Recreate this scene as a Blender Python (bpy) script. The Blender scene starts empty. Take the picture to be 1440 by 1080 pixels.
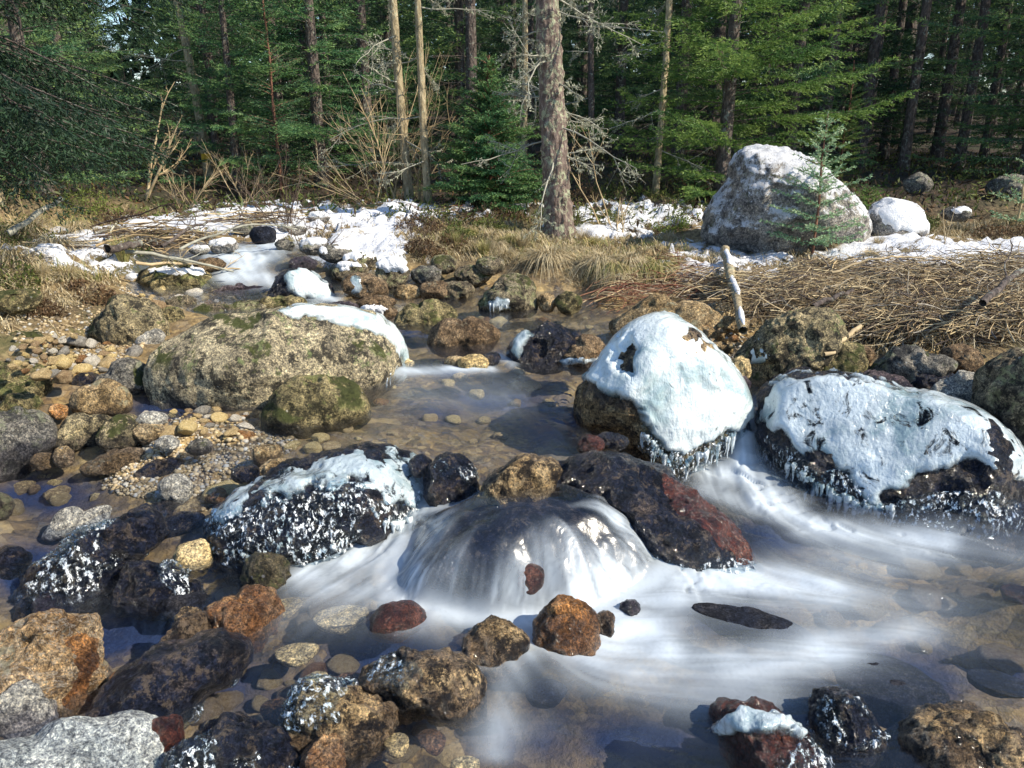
import bpy, bmesh, math, random
import numpy as np
from mathutils import Vector, Matrix
R = math.radians
SC = bpy.context.scene
COL = SC.collection
# ---------------------------------------------------------------- camera
PITCH = 18.1; FPX = 1130.0; CAMZ = 1.5
cam_d = bpy.data.cameras.new('camera'); cam = bpy.data.objects.new('camera', cam_d); COL.objects.link(cam)
cam.location = (0, 0, CAMZ); cam.rotation_euler = (R(90 - PITCH), 0, 0)
cam_d.sensor_width = 36; cam_d.lens = 36 * FPX / 1440; cam_d.clip_end = 500; cam_d.clip_start = 0.05
SC.camera = cam
# ---------------------------------------------------------------- sky and sun
SUN_EL, SUN_AZ = 40, 112      # azimuth clockwise from +Y (view direction): sun stands to the right, a little behind
w = bpy.data.worlds.new('World'); SC.world = w; w.use_nodes = True
nt = w.node_tree; bg = nt.nodes['Background']
sky = nt.nodes.new('ShaderNodeTexSky'); sky.sky_type = 'NISHITA'; sky.sun_disc = False
sky.ozone_density = 3.5; sky.dust_density = .3; sky.sun_elevation = R(SUN_EL); sky.sun_rotation = R(SUN_AZ)
nt.links.new(sky.outputs[0], bg.inputs[0]); bg.inputs[1].default_value = 0.15
sl = bpy.data.lights.new('sun', 'SUN'); sl.energy = 4.9; sl.angle = R(0.5); sl.color = (1, .90, .74)
so = bpy.data.objects.new('sun', sl); COL.objects.link(so)
sd = Vector((math.sin(R(SUN_AZ)) * math.cos(R(SUN_EL)), math.cos(R(SUN_AZ)) * math.cos(R(SUN_EL)), math.sin(R(SUN_EL))))
so.rotation_euler = sd.to_track_quat('Z', 'Y').to_euler(); so.location = (8, -4, 12)
SC.view_settings.view_transform = 'Standard'; SC.view_settings.look = 'None'
SC.view_settings.gamma = 1; SC.view_settings.exposure = 0.5
SC.render.engine = 'CYCLES'
SC.cycles.max_bounces = 8; SC.cycles.transparent_max_bounces = 16; SC.cycles.diffuse_bounces = 3
SC.cycles.glossy_bounces = 3; SC.cycles.transmission_bounces = 6
SC.cycles.caustics_reflective = False; SC.cycles.caustics_refractive = False
SC.cycles.sample_clamp_indirect = 6
# ---------------------------------------------------------------- picture <-> place
CP, SP = math.cos(R(PITCH)), math.sin(R(PITCH))
CAM = np.array([0, 0, CAMZ]); RIGHT = np.array([1., 0, 0]); FWD = np.array([0, CP, -SP]); UP = np.array([0, SP, CP])
def ray(px, py):
    d = FPX * FWD + (px - 720) * RIGHT + (540 - py) * UP
    return d / np.linalg.norm(d)
def P(px, py, z):
    d = ray(px, py)
    t = (z - CAMZ) / min(d[2], -1e-3)
    return CAM + d * t
def PY(px, py, Y):
    d = ray(px, py); return CAM + d * (Y / d[1])
def proj(v):
    q = np.asarray(v) - CAM
    dz = q @ FWD
    return 720 + FPX * (q @ RIGHT) / dz, 540 - FPX * (q @ UP) / dz
# ---------------------------------------------------------------- numpy noise
def _h(ix, iy, iz, s):
    n = (ix * 374761393 + iy * 668265263 + iz * 2147483647 + s * 1274126177) & 0xffffffff
    n = ((n ^ (n >> 13)) * 1103515245) & 0xffffffff
    n = ((n ^ (n >> 16)) * 2246822519) & 0xffffffff
    return ((n ^ (n >> 15)) & 0xffffff) / float(0xffffff)
def vnoise(p, s=0):
    p = np.asarray(p, float); i = np.floor(p).astype(np.int64); f = p - i
    f = f * f * f * (f * (f * 6 - 15) + 10); x, y, z = i.T; fx, fy, fz = f.T
    r = 0
    for a in (0, 1):
        for b in (0, 1):
            for c in (0, 1):
                r = r + _h(x + a, y + b, z + c, s) * (fx if a else 1 - fx) * (fy if b else 1 - fy) * (fz if c else 1 - fz)
    return r * 2 - 1
def fbm(p, s=0, o=4, g=.5):
    r = 0; a = 1; q = np.array(p, float)
    for k in range(o):
        r = r + a * vnoise(q + 17.3 * k, s + k); a *= g
        q = np.stack([q[:, 0] * 1.6 + q[:, 1] * 1.2, q[:, 1] * 1.6 - q[:, 0] * 1.2, q[:, 2] * 2.03], 1)
    return r
def worley(p, s=0):
    p = np.asarray(p, float); i = np.floor(p).astype(np.int64); best = np.full(len(p), 9.)
    for a in (-1, 0, 1):
        for b in (-1, 0, 1):
            for c in (-1, 0, 1):
                x, y, z = i[:, 0] + a, i[:, 1] + b, i[:, 2] + c
                d = (x + _h(x, y, z, s) - p[:, 0]) ** 2 + (y + _h(x, y, z, s + 1) - p[:, 1]) ** 2 + (z + _h(x, y, z, s + 2) - p[:, 2]) ** 2
                best = np.minimum(best, d)
    return np.sqrt(best)
def sstep(a, b, x):
    t = np.clip((x - a) / (b - a), 0, 1); return t * t * (3 - 2 * t)
def in_poly(px, py, poly):
    """signed distance in pixels to a polygon, positive inside"""
    poly = np.asarray(poly, float); n = len(poly); d = np.full(len(px), 1e9); ins = np.zeros(len(px), bool)
    for k in range(n):
        x0, y0 = poly[k]; x1, y1 = poly[(k + 1) % n]
        ex, ey = x1 - x0, y1 - y0; L = ex * ex + ey * ey + 1e-9
        t = np.clip(((px - x0) * ex + (py - y0) * ey) / L, 0, 1)
        d = np.minimum(d, np.hypot(px - x0 - t * ex, py - y0 - t * ey))
        c = ((y0 > py) != (y1 > py)) & (px < (x1 - x0) * (py - y0) / (y1 - y0 + 1e-12) + x0)
        ins ^= c
    return np.where(ins, d, -d)
# ---------------------------------------------------------------- mesh / object helpers
def mesh(name, v, f, smooth=True, mi=None, attrs=None):
    v = np.asarray(v, np.float32); f = np.asarray(f, np.int32)
    m = bpy.data.meshes.new(name); m.vertices.add(len(v)); m.vertices.foreach_set('co', v.ravel())
    k = f.shape[1]; m.loops.add(f.size); m.loops.foreach_set('vertex_index', f.ravel())
    m.polygons.add(len(f)); m.polygons.foreach_set('loop_start', np.arange(0, f.size, k, dtype=np.int32))
    try: m.polygons.foreach_set('loop_total', np.full(len(f), k, np.int32))
    except Exception: pass
    m.polygons.foreach_set('use_smooth', np.full(len(f), smooth))
    if mi is not None: m.polygons.foreach_set('material_index', np.asarray(mi, np.int32))
    for a, val in (attrs or {}).items():
        at = m.attributes.new(a, 'FLOAT', 'POINT'); at.data.foreach_set('value', np.asarray(val, np.float32))
    m.update(calc_edges=True); m.validate()
    return m
def link(name, m, mats=(), parent=None, loc=None):
    o = bpy.data.objects.new(name, m)
    if m is not None and not len(m.materials):
        for x in (mats if isinstance(mats, (list, tuple)) else [mats]): m.materials.append(x)
    COL.objects.link(o)
    if parent is not None: o.parent = parent
    if loc is not None: o.location = loc
    return o
def tag(o, label=None, cat=None, group=None, kind=None):
    if label: o['label'] = label
    if cat: o['category'] = cat
    if group: o['group'] = group
    if kind: o['kind'] = kind
    return o
def empty(name, loc=(0, 0, 0)):
    o = bpy.data.objects.new(name, None); COL.objects.link(o); o.location = loc; o.empty_display_size = .1; return o
def copy_tree(o, parent=None):
    c = o.copy(); COL.objects.link(c)
    if parent: c.parent = parent
    for ch in list(o.children): copy_tree(ch, c)
    return c
# ---------------------------------------------------------------- node helpers
class NT:
    def __init__(s, name):
        s.m = bpy.data.materials.new(name); s.m.use_nodes = True; s.t = s.m.node_tree
        s.t.nodes.clear(); s.out = s.t.nodes.new('ShaderNodeOutputMaterial')
    def n(s, typ, ins=None, **props):
        x = s.t.nodes.new('ShaderNode' + typ)
        for k, v in props.items(): setattr(x, k, v)
        for k, v in (ins or {}).items(): s.set(x.inputs[k], v)
        return x
    def set(s, sock, v):
        if isinstance(v, bpy.types.NodeSocket): s.t.links.new(v, sock)
        elif isinstance(v, (tuple, list)) and len(v) == 3 and sock.type == 'RGBA': sock.default_value = (*v, 1)
        else: sock.default_value = v
    def noise(s, vec, scale, detail=4, rough=.55, dist=0.):
        return s.n('TexNoise', {'Vector': vec, 'Scale': scale, 'Detail': detail, 'Roughness': rough, 'Distortion': dist}).outputs['Fac']
    def vor(s, vec, scale, feature='F1', out='Distance', rnd=1.):
        return s.n('TexVoronoi', {'Vector': vec, 'Scale': scale, 'Randomness': rnd}, feature=feature).outputs[out]
    def math(s, op, a, b=0., clamp=False):
        x = s.n('Math', operation=op, use_clamp=clamp); s.set(x.inputs[0], a); s.set(x.inputs[1], b); return x.outputs[0]
    def ramp(s, fac, a, b, lo=0., hi=1.):
        x = s.n('MapRange', interpolation_type='SMOOTHSTEP'); s.set(x.inputs['Value'], fac)
        x.inputs['From Min'].default_value = a; x.inputs['From Max'].default_value = b
        x.inputs['To Min'].default_value = lo; x.inputs['To Max'].default_value = hi; return x.outputs[0]
    def mix(s, f, a, b, blend='MIX'):
        x = s.n('Mix', data_type='RGBA', blend_type=blend); s.set(x.inputs[0], f); s.set(x.inputs[6], a); s.set(x.inputs[7], b); return x.outputs[2]
    def cramp(s, fac, stops, interp='LINEAR'):
        x = s.n('ValToRGB', {'Fac': fac}); e = x.color_ramp; e.interpolation = interp
        while len(e.elements) > 1: e.elements.remove(e.elements[-1])
        e.elements[0].position = stops[0][0]; e.elements[0].color = (*stops[0][1], 1)
        for p, c in stops[1:]:
            q = e.elements.new(p); q.color = (*c, 1)
        return x.outputs[0]
    def bump(s, h, dist, strength=1., normal=None):
        d = {'Height': h, 'Distance': dist, 'Strength': strength}
        if normal is not None: d['Normal'] = normal
        return s.n('Bump', d).outputs[0]
    def bsdf(s, **k):
        x = s.n('BsdfPrincipled')
        for a, v in k.items(): s.set(x.inputs[a.replace('_', ' ')], v)
        return x.outputs[0]
    def attr(s, name): return s.n('Attribute', attribute_name=name).outputs['Fac']
    def fres(s, ior, nb):
        bf = s.n('NewGeometry').outputs['Backfacing']; q = s.n('MapRange'); s.set(q.inputs[0], bf); q.inputs[3].default_value = ior; q.inputs[4].default_value = 1 / ior
        return s.n('Fresnel', {'IOR': q.outputs[0], 'Normal': nb}).outputs[0]
    def done(s, sh): s.t.links.new(sh, s.out.inputs['Surface']); return s.m

def rock_mat(name, dark, mid, lite,  spot=.35, lichen=0., lcol=(.34, .36, .2), moss=0., wet=0., wetz=0.06, sparkle=0., veins=0., bscale=1., dust=0., sh=0., flecks=0.):
    t = NT(name); oi = t.n('ObjectInfo'); tc = t.n('TexCoord').outputs['Object']
    off = t.math('MULTIPLY', oi.outputs['Random'], 37.)
    v = t.n('VectorMath', {0: tc, 1: off}, operation='ADD').outputs[0]
    geo = t.n('NewGeometry'); pz = t.n('SeparateXYZ', {0: geo.outputs['Position']}).outputs['Z']
    nz = t.n('SeparateXYZ', {0: geo.outputs['Normal']}).outputs['Z']
    big = t.noise(v, 5, 5, .6, .2); fine = t.noise(v, 60, 9, .78); mid_n = t.noise(v, 16, 7, .7, .25); grit = t.noise(v, 150, 4, .75)
    c = t.cramp(t.math('ADD', t.math('MULTIPLY', big, .55), t.math('MULTIPLY', mid_n, .45)), [(.30 + sh, dark), (.47 + sh, mid), (.60 + sh, lite), (.74 + sh, tuple(min(1, x * 1.25) for x in lite))])
    c = t.mix(1., c, t.cramp(fine, [(.36, (.24, .24, .26)), (.45, (.70, .69, .68)), (.53, (1.15, 1.14, 1.1)), (.62, (2.0, 1.9, 1.7))]), 'MULTIPLY')
    c = t.mix(1., c, t.cramp(grit, [(.40, (.38, .38, .42)), (.5, (1., 1., 1.)), (.60, (1.7, 1.6, 1.45))]), 'MULTIPLY')
    if flecks: c = t.mix(t.math('MULTIPLY', t.ramp(t.noise(v, 26, 8, .8, .3), .535, .575), flecks), c, lite)
    # dark crustose growth, pits
    dk = t.ramp(t.noise(v, 11, 9, .8, .2), .50, .56, 0, spot * 2.)
    c = t.mix(t.math('MINIMUM', dk, .9), c, tuple(x * .3 for x in dark))
    if lichen:
        l1 = t.ramp(t.noise(v, 9.0, 9, .78, .2), .60 - lichen * .16, .64 - lichen * .14)
        l1 = t.math('MULTIPLY', l1, t.ramp(nz, -.3, .35))
        c = t.mix(t.math('MULTIPLY', l1, .85), c, t.mix(t.ramp(fine, .35, .6), tuple(x * .55 for x in lcol), tuple(x * 1.25 for x in lcol)))
        w2 = t.ramp(t.vor(v, 13), .05 + .10 * lichen, .02 + .07 * lichen)
        c = t.mix(t.math('MULTIPLY', w2, .75), c, (.62, .62, .55))
    if moss:
        mm = t.math('MULTIPLY', t.ramp(t.noise(v, 4.5, 8, .7, .5), .58 - moss * .22, .64 - moss * .2), t.ramp(nz, .0, .5))
        c = t.mix(mm, c, t.mix(fine, (.025, .035, .012), (.135, .145, .045)))
    if veins:
        vv = t.noise(t.n('VectorMath', {0: v, 1: (2.2, 6., 5.)}, operation='MULTIPLY').outputs[0], 4, 8, .7, .9)
        c = t.mix(t.math('MULTIPLY', t.ramp(t.math('ABSOLUTE', t.math('SUBTRACT', vv, .5)), .018, .0), veins), c, (.66, .6, .5))
    if dust:
        dd = t.math('ADD', t.math('MULTIPLY', t.math('ADD', t.math('MULTIPLY', t.noise(v, 42, 9, .85), 1.7), t.math('MULTIPLY', t.noise(v, 5, 4, .6), .8)), 1.), t.math('MULTIPLY', nz, .55))
        c = t.mix(t.ramp(dd, 1.43, 1.53), c, (.84, .85, .87))
    # wet band near the water, or wet all over
    wl = t.math('ADD', pz, t.math('MULTIPLY', t.math('SUBTRACT', big, .5), .14))
    wf = t.ramp(wl, wetz + .035, wetz - .0)
    if wet: wf = t.math('MAXIMUM', wf, t.ramp(t.noise(v, 4, 5, .6), .36 + wet * .4, .26 + wet * .4))
    wet_c = t.mix(1., c, (.42, .42, .5), 'MULTIPLY')
    c = t.mix(wf, c, wet_c)
    rg = t.n('MapRange'); t.set(rg.inputs[0], wf); rg.inputs[3].default_value = .82; rg.inputs[4].default_value = .34
    h = t.math('ADD', t.math('MULTIPLY', fine, .75), t.math('MULTIPLY', t.math('ADD', mid_n, t.math('MULTIPLY', grit, .3)), .8))
    crack = t.ramp(t.vor(t.n('VectorMath', {0: v, 1: t.math('MULTIPLY', mid_n, .25)}, operation='ADD').outputs[0], 7, 'DISTANCE_TO_EDGE'), .0, .035)
    h = t.math('ADD', h, t.math('MULTIPLY', crack, .22))
    nb = t.bump(h, .034 * bscale, 1.)
    cn = nb
    if sparkle: cn = t.bump(t.math('ADD', t.vor(v, 75, 'F1'), t.math('MULTIPLY', fine, 1.2)), .035, sparkle)
    return t.done(t.bsdf(Base_Color=c, Roughness=rg.outputs[0], Normal=nb, Coat_Weight=t.math('MULTIPLY', wf, .9 if wet or sparkle else .5), Coat_Roughness=.085, Coat_Normal=cn, Coat_IOR=1.45, Specular_IOR_Level=.25))

M = {}
M['lichen'] = rock_mat('lichen_granite', (.08, .075, .065), (.30, .26, .16), (.50, .43, .27), .5, .22, (.24, .27, .11), .10, wetz=.19)
M['tan'] = rock_mat('tan_stone', (.15, .10, .05), (.38, .28, .15), (.55, .44, .28), .25, .3, (.4, .38, .25), 0, wetz=.19)
M['grey'] = rock_mat('grey_stone', (.06, .065, .075), (.17, .17, .16), (.33, .31, .27), .35, .4, (.32, .33, .22), .1, wetz=.2)
M['bank'] = rock_mat('bank_stone', (.07, .06, .05), (.20, .17, .12), (.40, .36, .25), .45, .55, (.36, .36, .18), .2, wetz=.27)
M['brown'] = rock_mat('brown_stone', (.07, .045, .03), (.20, .14, .085), (.34, .26, .17), .3, .15, (.35, .3, .2), 0, wetz=.25)
M['wetdark'] = rock_mat('wet_shade_blue_stone', (.012, .018, .038), (.045, .058, .10), (.46, .35, .21), .5, 0, wet=1.5, wetz=.02, sparkle=1., sh=.07, flecks=.75, bscale=1.3)  # wet stone whose bluish base also carries the blue tint of shade
M['wetgold'] = rock_mat('wet_golden_stone', (.025, .026, .04), (.27, .19, .10), (.80, .60, .34), .45, 0, flecks=.7, wet=.42, wetz=.045, sparkle=.8, bscale=1.4)
M['orange'] = rock_mat('orange_stone', (.20, .08, .025), (.58, .28, .10), (.76, .50, .26), .3, 0, wet=.35, wetz=.06, veins=.3, bscale=1.4)
M['veined'] = rock_mat('veined_tan_stone', (.20, .10, .045), (.50, .34, .18), (.74, .60, .42), .3, .1, (.45, .42, .3), 0, wetz=-.02, veins=.9, bscale=1.6)
M['red'] = rock_mat('wet_red_stone', (.05, .012, .008), (.16, .045, .025), (.30, .11, .06), .3, 0, wet=2., wetz=.05, sparkle=.5)
M['rust'] = rock_mat('rust_red_wet_film', (.06, .012, .006), (.22, .05, .02), (.38, .12, .05), .3, 0, wet=2., wetz=.05, sparkle=.4)
M['slab'] = rock_mat('grey_tan_lichened_slab', (.09, .085, .075), (.33, .29, .20), (.56, .50, .34), .5, .2, (.22, .26, .11), .04, wetz=.19, bscale=.6)
M['pale'] = rock_mat('pale_stone', (.25, .25, .24), (.45, .45, .42), (.62, .62, .58), .15, 0, wetz=.02)
M['bluegrey'] = rock_mat('blue_grey_slab', (.24, .27, .30), (.36, .41, .44), (.50, .54, .55), .12, 0, wetz=-.1, bscale=.6)
M['purple'] = rock_mat('purple_grey_stone', (.03, .025, .035), (.09, .07, .09), (.18, .15, .16), .3, 0, wet=.4, wetz=.28)
M['snowrock'] = rock_mat('grey_lichen_boulder', (.15, .15, .16), (.32, .31, .30), (.50, .48, .44), .35, .3, (.36, .36, .22), .05, wetz=-5, dust=1.)
M['mossy'] = rock_mat('mossy_stone', (.06, .06, .035), (.22, .19, .10), (.42, .36, .2), .4, .4, (.27, .28, .1), .42, wetz=.2)
M['gold'] = rock_mat('yellow_stone', (.28, .20, .09), (.52, .40, .20), (.68, .56, .33), .15, 0, wetz=-1, bscale=.5)
M['subdark'] = rock_mat('dark_bed_stone', (.008, .012, .026), (.018, .024, .045), (.05, .05, .06), .3, 0, wetz=-1)

def ice_mat(name, base, clear, rough, spark, tint=(.86, .93, .97), edge=0, glints=0):
    t = NT(name); v = t.n('TexCoord').outputs['Object']
    n1 = t.noise(v, 7, 6, .65, .8); n2 = t.noise(v, 45, 4, .6)
    d = t.vor(v, 55, 'SMOOTH_F1'); h = t.math('ADD', t.math('ADD', t.math('MULTIPLY', n2, .4), t.math('MULTIPLY', d, spark)), t.math('MULTIPLY', t.noise(t.n('VectorMath', {0: v, 1: (1., 1., .35)}, operation='MULTIPLY').outputs[0], 30, 5, .6, .5), .9))
    nb = t.bump(h, .012, .8)
    lo = (base[0] * .50, base[1] * .60, base[2] * .62)
    c = t.cramp(t.math('ADD', t.math('MULTIPLY', n1, .5), t.math('MULTIPLY', t.noise(v, 3.2, 5, .6, .4), .5)), [(.40, lo), (.49, base), (.57, tuple(min(.9, x * 1.2) for x in base))])
    c = t.mix(t.ramp(t.noise(v, 85, 6, .8), .55, .62, 0, .55), c, lo)
    sol = t.bsdf(Base_Color=c, Roughness=rough, Normal=nb, Coat_Weight=.7, Coat_Roughness=.07)
    gl = t.n('MixShader', {0: t.fres(1.31, nb), 1: t.n('BsdfTransparent', {'Color': tint}).outputs[0], 2: t.n('BsdfGlossy', {'Roughness': .06, 'Normal': nb}).outputs[0]}).outputs[0]
    f = t.ramp(t.noise(v, 11, 7, .7, .6), .62 - clear * .45, .72 - clear * .45) if clear < 1 else 1.
    f2 = t.math('SUBTRACT', 1., f, True)
    if glints:  # white flecks in the colour paint the glints of lumpy ice
        dv = t.n('VectorMath', {0: v, 1: (1., 1., .5)}, operation='MULTIPLY').outputs[0]
        f2 = t.math('MULTIPLY', t.ramp(t.noise(dv, 62, 5, .75), .53, .59), t.ramp(t.math('ADD', t.noise(v, 9, 5, .7), t.math('MULTIPLY', t.attr('mask'), glints)), .52, .66))
    if edge: f2 = t.math('MULTIPLY', f2, t.ramp(t.math('ADD', t.attr('mask'), t.math('MULTIPLY', t.math('SUBTRACT', t.noise(v, 18, 7, .72), .5), edge)), .2, .62))
    # clear ice shows where f is high
    return t.done(t.n('MixShader', {0: f2 if clear < 1 else 0., 1: gl, 2: sol}).outputs[0])
M['ice'] = ice_mat('white_ice', (.66, .73, .73), .0, .2, .12, edge=.35)
M['ice_grey'] = ice_mat('grey_green_ice', (.50, .57, .60), .16, .14, .2, edge=.9)
M['ice_clear'] = ice_mat('grey_clear_ice', (.40, .47, .50), .22, .1, .3, edge=1.)
M['crust'] = ice_mat('clear_lumpy_ice', (.72, .78, .82), .60, .06, 1.8, glints=.22)
M['icicle'] = ice_mat('clear_icicle', (.70, .76, .78), .32, .06, .3)
def snow_mat():
    t = NT('snow'); v = t.n('TexCoord').outputs['Object']
    n = t.noise(v, 20, 8, .7)
    c = t.cramp(n, [(.3, (.62, .64, .66)), (.5, (.80, .81, .82)), (.7, (.88, .88, .88))])
    return t.done(t.bsdf(Base_Color=c, Roughness=.7, Normal=t.bump(t.math('ADD', n, t.noise(v, 90, 3)), .015, .7)))
M['snow'] = snow_mat()
def leaf_mat(name, a, b, tip, trans=.25):
    t = NT(name); g = t.n('NewGeometry'); f = t.attr('tip')
    n = t.noise(g.outputs['Position'], 1.6, 4, .6); r = g.outputs['Random Per Island']
    c = t.mix(t.math('ADD', t.math('MULTIPLY', r, .5), t.math('MULTIPLY', t.ramp(n, .35, .65), .5)), a, b)
    c = t.mix(t.math('MULTIPLY', f, t.ramp(n, .3, .6)), c, tip)
    d = t.bsdf(Base_Color=c, Roughness=.55, Specular_IOR_Level=.3)
    tr = t.n('BsdfTranslucent', {'Color': c}).outputs[0]
    return t.done(t.n('MixShader', {0: trans, 1: d, 2: tr}).outputs[0])
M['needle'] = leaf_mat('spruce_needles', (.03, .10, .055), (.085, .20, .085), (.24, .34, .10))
M['needle_bg'] = leaf_mat('shaded_background_needles', (.014, .048, .028), (.04, .105, .05), (.1, .17, .06))  # darker copy of the needles, forest shade put into the colour
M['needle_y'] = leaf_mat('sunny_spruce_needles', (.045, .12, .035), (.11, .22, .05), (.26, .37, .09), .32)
M['needle_d'] = leaf_mat('shade_darkened_needles', (.005, .016, .012), (.013, .036, .02), (.03, .065, .028), .1)  # needles darkened in colour to stand for shade on the near boughs
M['needle_b'] = leaf_mat('young_spruce_needles', (.025, .10, .05), (.07, .19, .075), (.2, .32, .1))
M['needle_pale'] = leaf_mat('pale_sapling_needles', (.12, .26, .15), (.24, .40, .24), (.42, .55, .30))
M['needle_pale2'] = leaf_mat('blue_green_young_needles', (.05, .15, .09), (.11, .25, .13), (.26, .38, .16), .3)
M['shrub'] = leaf_mat('low_shrub_leaves', (.03, .06, .015), (.10, .14, .03), (.2, .2, .06))
M['heather'] = leaf_mat('heather_leaves', (.05, .03, .02), (.12, .08, .04), (.2, .12, .06))
def straw_mat(name, stops, sc=30):
    t = NT(name); g = t.n('NewGeometry'); c = t.cramp(g.outputs['Random Per Island'], stops)
    n = t.noise(g.outputs['Position'], sc, 3); c = t.mix(1., c, t.cramp(n, [(.3, (.6, .6, .6)), (.7, (1.25, 1.25, 1.25))]), 'MULTIPLY')
    return t.done(t.bsdf(Base_Color=c, Roughness=.7, Specular_IOR_Level=.2))
M['straw'] = straw_mat('dry_straw', [(0, (.26, .19, .10)), (.35, (.48, .38, .21)), (.7, (.66, .55, .34)), (1, (.38, .34, .24))])
M['greenstraw'] = straw_mat('half_green_grass', [(0, (.10, .13, .03)), (.4, (.22, .23, .07)), (.7, (.42, .36, .15)), (1, (.55, .42, .2))])
M['twig'] = straw_mat('dead_brush', [(0, (.05, .035, .025)), (.22, (.20, .14, .08)), (.45, (.46, .34, .18)), (.75, (.66, .53, .32)), (.9, (.36, .33, .28)), (1, (.10, .08, .07))])
M['twigdark'] = straw_mat('dark_twigs', [(0, (.03, .022, .02)), (.5, (.10, .07, .055)), (1, (.24, .18, .12))])
M['twigred'] = straw_mat('reddish_roots', [(0, (.12, .04, .03)), (.5, (.26, .10, .06)), (1, (.40, .24, .14))])
M['palewood'] = straw_mat('pale_bare_branches', [(0, (.34, .24, .13)), (.5, (.46, .35, .20)), (1, (.56, .45, .28))], 12)
M['greywood'] = straw_mat('lichened_dead_branches', [(0, (.16, .15, .13)), (.5, (.33, .32, .26)), (1, (.48, .47, .36))], 25)
M['litter'] = straw_mat('forest_litter', [(0, (.03, .02, .012)), (.5, (.09, .055, .03)), (1, (.2, .12, .06))])
def bark_mat(name, a, b, c_l, lich, sc=1.):
    t = NT(name); v = t.n('TexCoord').outputs['Object']
    s = t.n('VectorMath', {0: v, 1: (1., 1., .38)}, operation='MULTIPLY').outputs[0]
    n = t.noise(s, 30 * sc, 8, .7, .5); vo = t.vor(s, 34 * sc, 'F1')
    c = t.cramp(n, [(.32, tuple(x * .4 for x in a)), (.5, a), (.66, b)])
    l = t.ramp(t.noise(v, 13, 9, .75, .8), .62 - lich * .14, .66 - lich * .12)
    c = t.mix(l, c, t.mix(n, tuple(x * .6 for x in c_l), c_l))
    h = t.math('ADD', n, t.math('MULTIPLY', vo, .8))
    return t.done(t.bsdf(Base_Color=c, Roughness=.85, Normal=t.bump(h, .02 / sc, 1.)))
M['bark'] = bark_mat('scaly_spruce_bark', (.16, .115, .095), (.34, .27, .22), (.44, .46, .30), .75)
M['bark_dark'] = bark_mat('dark_bark', (.09, .07, .06), (.20, .155, .13), (.32, .33, .27), .5)
M['bark_pale'] = bark_mat('pale_birch_bark', (.36, .29, .17), (.58, .49, .32), (.5, .52, .35), .35, .8)
M['bark_red'] = bark_mat('reddish_young_bark', (.18, .08, .05), (.34, .18, .11), (.3, .3, .2), .1)
def plain(name, c, rough=.6):
    t = NT(name); n = t.noise(t.n('TexCoord').outputs['Object'], 30, 4)
    return t.done(t.bsdf(Base_Color=t.mix(t.ramp(n, .3, .7), tuple(x * .8 for x in c), c), Roughness=rough))
M['yellow'] = plain('yellow_trail_paint', (.75, .45, .02))
# ================================================================ TERRAIN
def ctrl(lst):
    out = []
    for a in lst:
        if len(a) == 4: out.append(a[:3])       # world x, y, z ('w' marker)
        else:
            p = P(*a); out.append((p[0], p[1], a[2]))
    return np.array(out, float)
GC = [(740, 900, -.2), (600, 1000, -.2), (900, 1000, -.22), (1200, 1000, -.22), (1400, 1000, -.2), (1200, 850, -.2), (1400, 830, -.2), (1000, 870, -.2),
      (1100, 720, -.16), (1250, 770, -.2), (1400, 770, -.18), (520, 820, -.12), (300, 1000, -.15), (100, 1000, -.1), (400, 880, -.12), (250, 900, -.12), (500, 930, -.14),
      (100, 500, .29), (60, 530, .28), (160, 500, .27), (150, 590, .21), (250, 602, .22), (320, 612, .20), (290, 635, .17), (60, 565, .23), (90, 640, .14), (150, 650, .13),
      (650, 560, .04), (750, 600, .03), (700, 500, .1), (780, 460, .13), (600, 520, .1), (830, 450, .14), (640, 450, .12), (560, 560, .08), (700, 640, .1), (800, 640, .06),
      (450, 610, .15), (400, 620, .14), (520, 620, .14), (330, 600, .2),
      (100, 700, -.0), (20, 690, .0), (250, 720, .02), (300, 660, .1), (30, 750, -.04), (150, 860, -.1), (30, 850, -.08), (350, 740, -.05),
      (650, 690, .08), (720, 690, .1), (900, 700, .0), (740, 760, .0), (1050, 560, .12), (1050, 640, -.1), (990, 560, .1),
      (1200, 560, .16), (1300, 560, .2), (1400, 580, .22), (1100, 530, .2), (1240, 505, .3), (1420, 480, .36), (1500, 600, .3), (1500, 700, .0), (1600, 700, .3),
      (1100, 420, .44), (1300, 430, .45), (1440, 430, .46), (1250, 365, .57), (1440, 360, .6), (1000, 420, .36), (950, 445, .24), (1050, 370, .5), (1600, 400, .6),
      (880, 430, .26), (820, 425, .3), (850, 395, .43), (780, 350, .54), (650, 350, .5), (700, 400, .3), (600, 400, .28), (520, 400, .3), (900, 350, .54),
      (330, 400, .27), (330, 372, .38), (370, 350, .46), (420, 405, .24), (480, 420, .2), (260, 430, .25), (420, 360, .5),
      (520, 350, .52), (480, 312, .62), (350, 305, .6), (560, 320, .58), (300, 330, .56),
      (200, 395, .36), (100, 430, .46), (60, 375, .58), (0, 440, .55), (150, 345, .62), (0, 340, .75), (0, 500, .38), (-120, 560, .45), (-300, 700, .4), (-150, 900, -.1), (-300, 500, .8),
      (180, 470, .3), (300, 420, .2), (360, 428, .19), (240, 415, .24), (420, 432, .18), (280, 400, .27), (540, 430, .18), (350, 410, .22)]
W_ = 'w'
for y, z in ((10, .66), (14, .8), (20, 1.0), (30, 1.4), (45, 2.2), (70, 3.5)):
    for x in np.linspace(-1.1 * y - 3, 1.1 * y + 3, 9): GC.append((x, y, z + .1 * math.sin(x * 1.3 + y), W_))
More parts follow.
